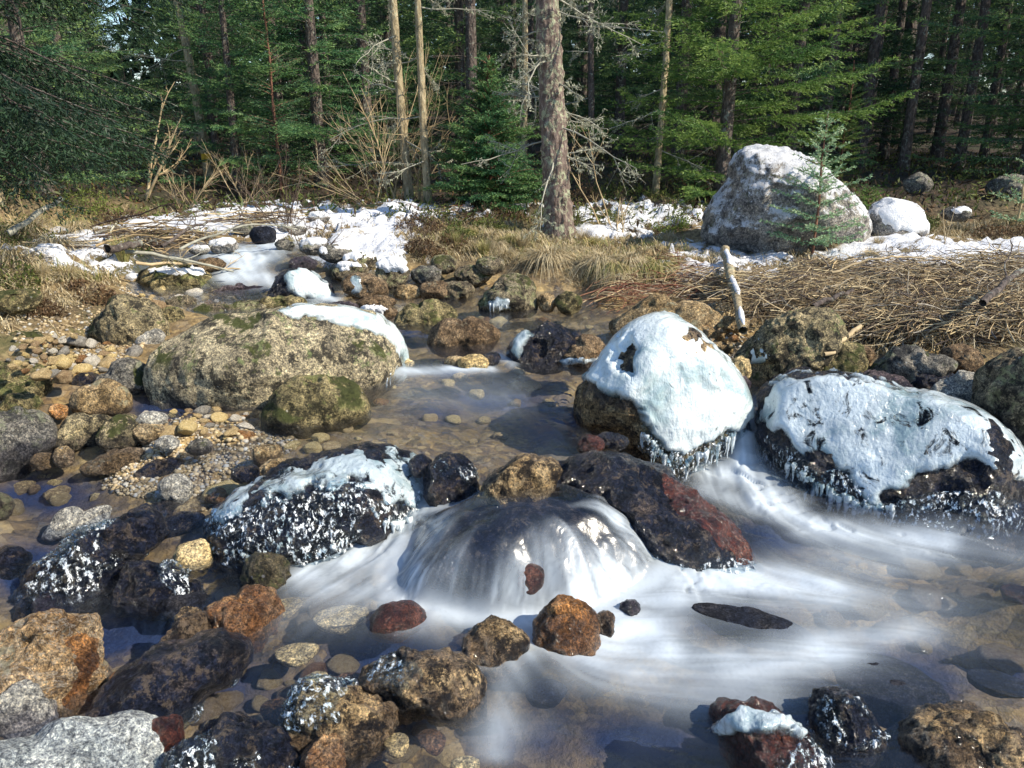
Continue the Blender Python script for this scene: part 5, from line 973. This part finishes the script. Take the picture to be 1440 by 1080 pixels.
noted_trunk(785, 335, 38, 4.2, -16, 'bark', 'thick scaly spruce trunk with grey-green lichen, upright at centre', 'old_spruce', 26, 71, 96, .010)
noted_trunk(577, 292, 13, 4.5, -10, 'bark_pale', 'left of the two pale yellowish trunks behind the snow bank', 'pale_tree', 10, 72, 20, .003)
noted_trunk(605, 293, 11, 4.5, -8, 'bark_pale', 'right of the two pale yellowish trunks behind the snow bank', 'pale_tree', 10, 73, 20, .003)
noted_trunk(739, 262, 9, 4.8, -3, 'bark_pale', 'thin pale trunk seen just left of the scaly trunk', 'pale_tree', 8, 74, 16, .003)
noted_trunk(922, 272, 9, 4.6, 3, 'bark_pale', 'thin lichen-grey trunk left of the sunlit spruce', 'pale_tree', 8, 75, 16, .004)
noted_trunk(294, 250, 11, 5, -14, 'bark_pale', 'grey trunk with a small yellow trail blaze, left background', 'marked_tree', 6, 76, 16, .003, blz=.42)
noted_trunk(830, 258, 9, 5, -4, 'bark_dark', 'thin dark trunk standing right of the scaly trunk', 'dark_tree', 5, 77, 14, .003)
noted_trunk(-8, 290, 18, 4.5, 6, 'bark_pale', 'pale trunk half cut by the left edge', 'pale_tree', 3, 78, 16, .004)
for k, (px, Yd) in enumerate([(1268, 12.2), (1312, 14), (1205, 13), (1345, 12.8), (1238, 15), (1378, 15), (1170, 14.5), (1150, 13.2)]):
    x = PY(px, 250, Yd)[0]; t = empty('dark_tree', (x, Yd, gz(x, Yd))); tag(t, 'bare dark trunk in the shaded forest right of the huge boulder', 'tree', 'dark trunks in the shade at right'); rs = np.random.RandomState(800 + k)
    tb = MB(); pts, rad = trunk(tb, rs, 6, rs.uniform(.07, .12), .05)
    for b in range(14):
        zz = rs.uniform(.5, 3.6); a = rs.uniform(0, 6.3); twiggy(tb, rs, [pts[0][0], 0, zz], [math.cos(a), math.sin(a), -.2], rs.uniform(.4, 1.), .006, 1)
    tb.obj('trunk', M['bark_dark'], t)
# --- sapling in front of the huge boulder, and its kin
def sapling(px, py, Hh, label, name, mt, seed, tiers, Lm, stem='bark_red', xy=None):
    x, y, z = at(px, py)
    if xy: x, y = xy; z = gz(x, y)
    t = empty(name, (x, y, z)); tag(t, label, 'tree'); rs = np.random.RandomState(seed)
    tb = MB(); tb.tube([[0, 0, -.05], [.01, 0, Hh * .4], [-.01, 0, Hh * .7], [0, 0, Hh]], [.013, .010, .007, .003], 8); tb.obj('stem', M[stem], t)
    cards = Cards(); br = MB()
    for i in range(tiers):
        u = i / (tiers - 1); zz = Hh * (.12 + .80 * u); L = Lm * (1 - u) ** .7 + .09
        for b in range(6 if u < .9 else 4):
            a = b * 6.283 / 6 + rs.uniform(-.4, .4) + i; needle_branch(cards, br, rs, np.array([0, 0, zz]), np.array([math.cos(a), math.sin(a), .25 + .3 * u]), L * rs.uniform(.75, 1.1), .0, step=.05, tl=.26, nl=.024, nw=.0042, dens=.0045, r0=.004)
    c = 60; zz = rs.uniform(Hh * .85, Hh, c); cards.add(np.stack([0 * zz, 0 * zz, zz], 1), rs.normal(size=(c, 3)) + [0, 0, .8], np.full(c, .02), np.full(c, .0025), np.ones(c))
    link('crown', cards.mesh('crown', rs), M[mt], t); br.obj('limbs', M[stem], t); return t
sapling(1137, 338, 1.12, 'slender young conifer with tiered pale branches in front of the huge boulder', 'conifer_sapling', 'needle_pale', 91, 10, .36, xy=(2.38, 6.38))
sapling(1428, 322, .62, 'small conifer sapling with a bare pale stem near the right edge', 'conifer_sapling', 'needle_pale', 92, 4, .24, stem='palewood')
sapling(1218, 306, .32, 'tiny bushy spruce seedling between the huge boulder and the snowy one', 'conifer_seedling', 'needle_y', 93, 7, .16)
sapling(1255, 318, .20, 'low mossy green seedling against the snowy boulder', 'conifer_seedling', 'needle_y', 94, 6, .16)
sapling(975, 285, .42, 'small green spruce seedling at the left foot of the huge boulder', 'conifer_seedling', 'needle_b', 95, 8, .22)
# --- bare shrubs
def bare_shrub(px, py, name, label, mt, stems, H, seed, spread=.35, lean=(0, 0), up=.02, r=.008, depth=2, nb=4, z=None):
    x, y, zz = at(px, py); t = empty(name, (x, y, zz)); tag(t, label, 'shrub'); rs = np.random.RandomState(seed)
    for k in range(stems):
        mb = MB(); a = rs.uniform(0, 6.283); d = np.array([math.cos(a) * spread + lean[0], math.sin(a) * spread * .6 + lean[1], 1.]); d *= 1
        twiggy(mb, rs, [rs.normal() * .05, rs.normal() * .05, -.03], d, H * rs.uniform(.6, 1.05), r * rs.uniform(.6, 1.1), depth, up, .22, nb, 0, .7); mb.obj('stem', M[mt], t)
    return t
bare_shrub(553, 292, 'bare_alder', 'bare alder bush of arching pale stems left of the two pale trunks', 'palewood', 9, 1.9, 101, .42, (-.12, 0), .0, .010, 2, 5)
bare_shrub(520, 290, 'bare_alder', 'low tangle of bare stems at the left foot of the arching alder', 'palewood', 7, 1.2, 102, .9, (-.3, 0), -.01, .006, 2, 5)
bare_shrub(592, 292, 'bare_alder', 'bare upright stems between the two pale trunks', 'palewood', 5, 1.9, 103, .15, (.02, 0), .02, .007, 2, 4)
bare_shrub(205, 285, 'bare_tree', 'crooked pale forked tree in the left background', 'palewood', 2, 1.9, 108, .35, (.12, 0), .01, .022, 3, 4)
bare_shrub(405, 335, 'bare_shrub', 'dark leafless shrub leaning over the upstream cascade', 'twigdark', 8, .85, 104, .7, (-.2, -.1), .0, .007, 2, 5)
bare_shrub(440, 360, 'bare_shrub', 'dark leafless twigs beside the snow bank at the stream', 'twigdark', 7, .6, 105, .9, (.1, -.1), .0, .005, 2, 5)
bare_shrub(260, 300, 'bare_shrub', 'grey leafless shrub behind the log jam on the left bank', 'palewood', 7, .9, 106, .8, (.1, 0), .0, .006, 2, 5)
bare_shrub(340, 290, 'bare_shrub', 'arching brownish shrub on the far side of the log jam', 'twig', 8, 1.0, 107, .9, (.2, 0), -.01, .006, 2, 5)
bare_shrub(848, 320, 'bare_sapling', 'thin curved bare sapling right of the scaly trunk', 'palewood', 2, 1.5, 109, .15, (-.12, 0), .0, .009, 2, 4)
bare_shrub(870, 330, 'bare_shrub', 'sparse thin twigs on the snowy grass right of the scaly trunk', 'twig', 5, .5, 110, .5)
bare_shrub(590, 345, 'bare_shrub', 'dark purple twigs on the bank below the two pale trunks', 'twigdark', 9, .35, 111, .8, r=.004)
bare_shrub(1325, 345, 'dead_stalk', 'two pale dead stalks right of the small snowy boulder', 'palewood', 2, .55, 112, .12, r=.006, depth=1, nb=1)
bare_shrub(1160, 342, 'dead_stalk', 'thin bent dead stalk in front of the huge boulder', 'straw', 1, .45, 113, .1, r=.004, depth=1, nb=1)
bare_shrub(30, 330, 'bare_shrub', 'leafless twigs over the left bank edge', 'palewood', 5, .5, 114, .9, (.2, 0), r=.005)
# --- leafy low plants
def atv(px, py, it=5):
    px = np.asarray(px, float); py = np.asarray(py, float); z = np.full(len(px), .5)
    d = FPX * FWD[None] + (px - 720)[:, None] * RIGHT[None] + (540 - py)[:, None] * UP[None]
    for _ in range(it):
        t = (z - CAMZ) / np.minimum(d[:, 2], -1e-3); q = CAM + d * t[:, None]; z = z * .4 + .6 * ground(q[:, 0], q[:, 1])
    return q[:, :2]
def low_plant(px, py, wpx, h, name, label, mt, seed, n=900, cat='plant'):
    x, y, z = at(px, py); dist = math.hypot(x, y); rw = wpx * dist / FPX / 2; rs = np.random.RandomState(seed); c = Cards()
    t = empty(name, (x, y, z)); tag(t, label, cat)
    a = rs.uniform(0, 6.28, n); q = np.sqrt(rs.rand(n)) * rw; hh = h * rs.rand(n) * (1 - (q / rw) ** 2 * .6); pos = np.stack([q * np.cos(a), q * np.sin(a) * .8, hh], 1); pos[:, 2] += ground(x + pos[:, 0], y + pos[:, 1]) - z
    k = fbm(pos * 9, seed, 2) > -.25; pos = pos[k]; m = len(pos)
    c.add(pos, rs.normal(size=(m, 3)) + np.array([0, 0, .5]), rs.uniform(.012, .035, m), rs.uniform(.004, .008, m), rs.rand(m))
    link('foliage', c.mesh('foliage', rs), M[mt], t); mb = MB()
    for k in range(18):
        a = rs.uniform(0, 6.28); p0 = np.array([math.cos(a) * rw * .6 * rs.rand(), math.sin(a) * rw * .5 * rs.rand(), -.01]); p0[2] = gz(x + p0[0], y + p0[1]) - z - .01; twiggy(mb, rs, p0, [math.cos(a) * .5, math.sin(a) * .5, 1], h * rs.uniform(.7, 1.3), .0025, 1)
    mb.obj('stems', M['twigdark'], t)
PL = [(590, 330, 70, .16, 'heather', 'dark heather clump on the bank right of the snow mound', 'heather'), (555, 318, 50, .18, 'low_shrub', 'green leafy shrublet among the heather', 'shrub'), (620, 320, 60, .2, 'low_shrub', 'green leafy shrublet below the right pale trunk', 'shrub'),
 (700, 308, 90, .12, 'heather', 'brown heather patch under the dense young spruce', 'heather'), (650, 340, 60, .14, 'low_shrub', 'green shrublet on the straw bank in the centre', 'shrub'), (690, 325, 50, .12, 'low_shrub', 'low green plants left of the scaly trunk', 'shrub'),
 (600, 360, 60, .14, 'heather', 'dark heather hanging over the far bank rocks', 'heather'), (640, 352, 44, .12, 'heather', 'heather tuft above the yellowish bank rock', 'heather'), (800, 325, 44, .22, 'low_shrub', 'grey-green plant against the right foot of the scaly trunk', 'shrub'),
 (860, 315, 36, .14, 'low_shrub', 'green tuft at the foot of the thin curved sapling', 'shrub'), (940, 330, 60, .16, 'low_shrub', 'green grassy plant left of the huge boulder', 'greenleaf'), (870, 285, 90, .16, 'low_shrub', 'bright green undergrowth behind the snow right of the scaly trunk', 'greenleaf'),
 (820, 282, 70, .2, 'heather', 'reddish brown undergrowth right of the scaly trunk', 'heather'), (930, 280, 70, .18, 'low_shrub', 'green undergrowth below the thin lichen-grey trunk', 'greenleaf'), (1150, 330, 70, .16, 'low_shrub', 'dark plants at the foot of the slender sapling', 'shrub'),
 (1100, 345, 60, .07, 'heather', 'brown dead plants at the front foot of the huge boulder', 'heather'), (130, 300, 80, .22, 'low_shrub', 'green leafy shrub under the near dark spruce', 'greenleaf'), (40, 345, 70, .22, 'low_shrub', 'dark green plants on the left bank edge', 'shrub'),
 (170, 320, 70, .16, 'heather', 'purple-brown heather behind the left snow patch', 'heather'), (20, 395, 60, .14, 'low_shrub', 'green plants between the left tussocks', 'shrub'), (190, 360, 50, .12, 'low_shrub', 'mossy green plants beside the log jam', 'shrub'),
 (130, 415, 60, .08, 'heather', 'dark hanging roots and heather below the left tussock', 'heather'), (40, 440, 80, .10, 'heather', 'dark brown heather on the lower left bank', 'heather'), (1400, 335, 80, .10, 'heather', 'reddish grass patch near the right edge', 'heather'), (1290, 325, 50, .16, 'low_shrub', 'green tuft in the shade behind the snowy boulder', 'shrub')]
M['greenleaf'] = leaf_mat('fresh_green_leaves', (.05, .11, .015), (.14, .2, .035), (.25, .28, .07), .3)
for k, a in enumerate(PL): low_plant(*a[:6], a[6], 600 + k, n=int(500 + a[2] * 12))
# --- grass: tussocks as things, the rest as ground cover
def blades(mb_v, rs, n, R0, H, droop, w=.0035, sag=0.):
    """arched blades from a base disc; 4 cross-sections each"""
    a = rs.uniform(0, 6.283, n); q = np.sqrt(rs.rand(n)) * R0; b = np.stack([q * np.cos(a), q * np.sin(a), 0 * a], 1)
    aa = a + rs.normal(size=n) * .5; L = H * rs.uniform(.55, 1.15, n); out = droop * rs.uniform(.4, 1.2, n)
    pts = []
    for u in (0, .35, .7, 1.):
        r = L * out * u ** 1.5; z = L * (u - out * .85 * u ** 2.3) - sag * L * u ** 2.5; pts.append(b + np.stack([np.cos(aa) * r, np.sin(aa) * r, z], 1))
    pts = np.stack(pts, 1); s = np.stack([-np.sin(aa + rs.normal(size=n) * .7), np.cos(aa), 0 * aa], 1); ww = np.array([1., .9, .6, .08]) * w
    l = pts + s[:, None] * ww[None, :, None]; r = pts - s[:, None] * ww[None, :, None]
    return np.stack([l, r], 2).reshape(-1, 3)     # n*4*2
def blade_mesh(v, name):
    n = len(v) // 8; i = np.arange(n)[:, None] * 8; f = np.concatenate([i + np.array([[0, 1, 3, 2]]), i + np.array([[2, 3, 5, 4]]), i + np.array([[4, 5, 7, 6]])], 0)
    return mesh(name, v, f, False)
TUS = []
for k in range(8):
    rs = np.random.RandomState(700 + k); TUS.append(blade_mesh(blades(None, rs, 420, .045, .30, [.45, .8, 1.1, .9][k % 4], .0022, [0, .1, .4, .25][k % 4]), 'blades'))
def tussock(px, py, size, k, label, mt='straw', group=None, rz=None, dz=0):
    x, y, z = at(px, py); o = link('grass_tussock', TUS[k].copy(), loc=(x, y, z + dz)); o.data.materials.clear(); o.data.materials.append(M[mt]); o.scale = (size,) * 3; o.rotation_euler.z = rz if rz is not None else px * .7; tag(o, label, 'grass tussock', group); return o
tussock(768, 372, 1.15, 2, 'large bleached tussock hanging over the rocks below the scaly trunk', dz=.02); tussock(775, 368, 1.0, 1, 'blond tussock standing just behind the large hanging one')
tussock(80, 358, 1.35, 2, 'large bleached tussock hanging on the left bank', dz=.02); tussock(45, 335, 1.2, 1, 'bleached tussock on top of the left bank near the edge'); tussock(110, 330, .95, 3, 'bleached tussock behind the left snow patch')
tussock(20, 375, 1.1, 2, 'bleached tussock at the left edge below the snow'); tussock(175, 372, .8, 0, 'yellow-green tussock right of the left snow patch', 'greenstraw')
for k, (px, py) in enumerate([(840, 372), (862, 380), (885, 372), (905, 368), (845, 385), (925, 380), (870, 392)]): tussock(px, py, .85, 2 + (k % 2) * 4, 'drooping half-green tuft on the bank edge right of the large tussock', 'greenstraw' if k % 2 else 'straw', 'drooping tufts right of the large tussock')
for k, (px, py) in enumerate([(640, 345), (665, 352), (700, 350), (720, 342), (735, 352), (690, 338), (655, 330), (745, 335), (820, 345), (835, 350), (625, 372), (600, 352), (680, 362), (712, 365), (810, 355)]): tussock(px, py, .62, k % 8, 'short straw tuft on the bank around the scaly trunk', 'straw' if k % 3 else 'greenstraw', 'straw tufts around the scaly trunk')
for k, (px, py) in enumerate([(1010, 345), (1045, 350), (1075, 350), (1000, 362), (1100, 352), (1130, 350), (990, 350), (960, 352), (940, 345), (1170, 352), (1060, 360)]): tussock(px, py, .55, k % 8, 'straw tuft at the foot of the huge boulder', 'straw', 'straw tufts at the foot of the huge boulder')
for k, (px, py) in enumerate([(470, 305), (455, 318), (500, 330), (485, 340), (60, 395), (95, 392), (130, 350), (160, 330), (1235, 352), (1225, 365)]): tussock(px, py, .5, k % 8, 'small straw tuft poking through the snow', 'straw', 'straw tufts in the snow')
def cover(name, label, mt, n, sampler, H, w, droop, seed, rad=.01, per=5):
    rs = np.random.RandomState(seed); xy = sampler(rs, n); z = ground(xy[:, 0], xy[:, 1]); v = blades(None, rs, len(xy) * per, 1e-4, H, droop, w).reshape(len(xy), per, 8, 3)
    v = v * rs.uniform(.5, 1.3, (len(xy), 1, 1, 1)); off = np.stack([xy[:, 0], xy[:, 1], z - .004], 1)[:, None, None]; jit = rs.normal(size=(len(xy), per, 1, 3)) * np.array([.02, .02, 0.])
    o = link(name, blade_mesh((v + off + jit).reshape(-1, 3), name), M[mt]); tag(o, label, 'grass', kind='stuff')
def region_sampler(regs, avoid=None):
    w_ = np.array([r[2] * r[3] for r in regs], float); w_ /= w_.sum()
    def f(rs, n):
        R_ = np.array([r[:4] for r in regs], float)[rs.choice(len(regs), n, p=w_)]; a = rs.uniform(0, 6.283, n); q = np.sqrt(rs.rand(n))
        out = atv(R_[:, 0] + R_[:, 2] * q * np.cos(a), R_[:, 1] + R_[:, 3] * q * np.sin(a)); z = ground(out[:, 0], out[:, 1]); wl = water(out[:, 0], out[:, 1])[0]
        sx, sy = proj(np.stack([out[:, 0], out[:, 1], z], 1)); sn = blobs(sx, sy, SNOW)
        return out[(z > wl + .03) & (rs.rand(len(out)) > sn * 1.1)]
    return f
cover('straw_grass', 'bleached grass covering the far bank', 'straw', 7500, region_sampler([(760, 345, 200, 30), (1060, 358, 160, 20), (1300, 345, 220, 20), (560, 340, 120, 30), (880, 390, 90, 20), (1400, 325, 120, 10)]), .10, .0022, .9, 41)
cover('green_grass', 'greenish grass mixed into the banks', 'greenstraw', 3800, region_sampler([(820, 300, 180, 26), (700, 345, 120, 26), (940, 300, 80, 26), (90, 350, 140, 50), (230, 330, 120, 24), (900, 360, 100, 24)]), .11, .0022, .7, 42)
cover('left_grass', 'bleached grass covering the left bank', 'straw', 3800, region_sampler([(60, 370, 140, 50), (-40, 420, 80, 60), (300, 305, 140, 14), (480, 320, 120, 20)]), .11, .0024, 1., 43)
cover('drift_grass', 'matted bleached grass lying over the debris drift', 'straw', 1500, region_sampler([(1270, 430, 190, 55), (1080, 420, 80, 30), (1180, 395, 160, 16)]), .17, .002, 1.5, 46)
def litter(name, label, mt, n, seed, ysp, H):
    rs = np.random.RandomState(seed); Yd = rs.uniform(*ysp, n); x = rs.uniform(-.8, .8, n) * Yd; c = Cards(); z = ground(x, Yd); c.add(np.stack([x, Yd, z + rs.rand(n) * H], 1), rs.normal(size=(n, 3)) + [0, 0, .4], rs.uniform(.03, .12, n), rs.uniform(.006, .015, n), rs.rand(n))
    o = link(name, c.mesh(name, rs), M[mt]); tag(o, label, 'undergrowth', kind='stuff')
litter('forest_undergrowth', 'low green undergrowth on the forest floor', 'shrub', 16000, 44, (8.2, 16), .10); litter('forest_litter', 'dead twigs and litter on the forest floor', 'litter', 12000, 45, (8, 16), .04)
# --- the drift of flood debris on the right bank and the log jam at left
def debris(name, label, n, regs, mts, seed, Lr, rr, hgt, ang=.35, cat='brushwood'):
    rs = np.random.RandomState(seed); mb = MB(); w_ = np.array([r[2] * r[3] for r in regs], float); w_ /= w_.sum(); base = []
    R_ = np.array([r[:4] for r in regs], float)[rs.choice(len(regs), n, p=w_)]; a = rs.uniform(0, 6.283, n); q = np.sqrt(rs.rand(n))
    base = atv(R_[:, 0] + R_[:, 2] * q * np.cos(a), R_[:, 1] + R_[:, 3] * q * np.sin(a))
    base = np.array(base); allp = []
    for x, y in base:
        L = rs.uniform(*Lr) * (1 if rs.rand() < .85 else 1.5); a = rs.normal() * ang + (rs.rand() < .2) * rs.uniform(-1, 1) ; c = rs.normal() * (1.1 if L < .4 else .6); m = 7; u = np.linspace(-.5, .5, m)
        xx = x + L * (u * math.cos(a) - c * u * u * math.sin(a)); yy = y + L * (u * math.sin(a) + c * u * u * math.cos(a)) * .9; allp.append(np.stack([xx, yy, np.zeros(m)], 1) + rs.normal(size=(m, 3)) * L * .012)
    A = np.array(allp); g_ = ground(A[:, :, 0].ravel(), A[:, :, 1].ravel()).reshape(A.shape[:2]); hh = rs.rand(n)[:, None] * hgt
    sl = np.linspace(-1, 1, 7)[None] * rs.normal(size=(n, 1)) * hgt * .35; A[:, :, 2] = np.maximum(g_ + .004, g_.mean(1)[:, None] * .35 + g_ * .65 + hh + sl + .03 * (1 - np.linspace(-1, 1, 7) ** 2)[None] * rs.rand(n)[:, None])
    for k in range(n): r = rs.uniform(*rr) * (1 if rs.rand() < .9 else 1.8); mb.tube(A[k], np.linspace(r, r * .45, 7), 4, int(rs.choice(len(mts), p=[.72, .2, .08][:len(mts)] if len(mts) == 3 else None)))
    tag(mb.obj(name, [M[m] for m in mts], smooth=False), label, cat, kind='stuff')
debris('flood_debris', 'drift of dead reeds and twigs piled on the right bank', 5200, [(1270, 432, 190, 50), (1400, 425, 80, 55), (1090, 428, 70, 24), (1190, 408, 130, 20), (1330, 468, 130, 22), (1010, 415, 50, 14)], ['twig', 'twigdark', 'straw'], 51, (.08, .42), (.0011, .0031), .13, .75)
debris('reddish_roots', 'reddish roots and stems at the left end of the drift', 420, [(930, 400, 80, 25), (890, 425, 50, 10), (620, 300, 40, 10)], ['twigred', 'twig'], 52, (.12, .4), (.0018, .0035), .07, .6)
debris('log_jam_twigs', 'grey branches jammed on the left bank by the stream', 190, [(230, 345, 80, 18), (290, 362, 60, 8), (370, 318, 50, 8), (170, 345, 50, 16)], ['twig', 'twigdark', 'greywood'], 53, (.3, .9), (.0025, .007), .14, .6)
def stick(name, label, a, b, z0, z1, r0, r1, mt, seed, snow=False, k=10, sag=0., cat='log', forks=0):
    A = P(a[0], a[1], z0); B = P(b[0], b[1], z1); rs = np.random.RandomState(seed); u = np.linspace(0, 1, 14)[:, None]
    pts = A + (B - A) * u + np.cumsum(rs.normal(size=(14, 3)) * .006, 0) + np.array([0, 0, 1]) * sag * np.sin(u * np.pi); mb = MB(); mb.tube(pts - A, np.linspace(r0, r1, 14), k)
    for q in range(forks): i = rs.randint(3, 12); twiggy(mb, rs, pts[i] - A, (B - A) / np.linalg.norm(B - A) + rs.normal(size=3) * .6, .3, r1 * .7, 1)
    v = mb.v[0]; mb.v[0] = v + (fbm(v * 40, seed, 2) * r0 * .25)[:, None] * rs.normal(size=(1, 3)) * .5
    o = mb.obj(name, M[mt], loc=A); tag(o, label, cat)
    if snow:
        for i0, i1 in ((0, 4), (5, 9), (10, 13)):
            ms = MB(); sg = (pts - A + np.array([.004, -.004, r0 * .5]))[i0:i1 + 1]; rr_ = np.linspace(r0, r1, 14)[i0:i1 + 1] * .7; rr_[0] *= .2; rr_[-1] *= .2; ms.tube(sg, rr_, 9); ms.obj('snow', M['snow'], o)
    return o
q0, q1 = at(1018, 362), at(1048, 462)
stick('birch_log', 'leaning pale log with snow along it, left part of the debris drift', (1018, 350), (1046, 458), q0[2] + .13, q1[2] + .14, .034, .024, 'bark_pale', 1, True)
stick('branch', 'cut pale stick end above the yellow-green lichened boulder', (1160, 495), (1210, 452), .42, .50, .011, .012, 'palewood', 2, k=10, cat='branch')
stick('branch', 'dark rotten branch in the middle of the debris drift', (1140, 432), (1200, 402), .5, .56, .016, .012, 'bark_dark', 3, cat='branch')
stick('branch', 'long thin curved branch across the top of the debris drift', (1170, 382), (1300, 360), .66, .74, .008, .005, 'palewood', 4, sag=.05, cat='branch')
stick('branch', 'dark branch crossing the right end of the debris drift', (1380, 430), (1460, 370), .6, .75, .02, .012, 'bark_dark', 5, cat='branch')
stick('branch', 'upright broken twig near the right edge of the drift', (1412, 400), (1416, 345), .6, .78, .006, .003, 'bark_dark', 6, cat='branch')
stick('fallen_log', 'grey fallen log leaning under the near dark spruce', (10, 328), (92, 282), .72, .92, .022, .016, 'greywood', 7)
stick('fallen_log', 'long branch sticking out of the log jam over the stream', (175, 352), (330, 385), .64, .42, .014, .007, 'greywood', 8, cat='log', forks=4)
stick('fallen_log', 'lowest pale branch of the log jam, touching the water', (190, 368), (335, 378), .58, .42, .012, .006, 'palewood', 9, forks=3)
stick('fallen_log', 'arched dark branch over the log jam', (225, 345), (345, 318), .66, .68, .013, .006, 'bark_dark', 10, sag=.1, forks=4)
stick('fallen_log', 'long bare branch slanting right from the log jam to the snow', (250, 350), (420, 322), .62, .66, .010, .005, 'greywood', 11, sag=.08, forks=5)
stick('fallen_log', 'short mossy log at the left end of the log jam', (150, 350), (205, 338), .68, .70, .028, .022, 'bark_dark', 12)
stick('branch', 'bent bleached stalk hanging down to the left gravel', (60, 445), (78, 480), .55, .36, .004, .003, 'straw', 13, cat='branch', forks=2)
stick('branch', 'small pale twig lying in the side channel', (98, 592), (128, 582), .24, .25, .004, .002, 'palewood', 14, cat='branch')
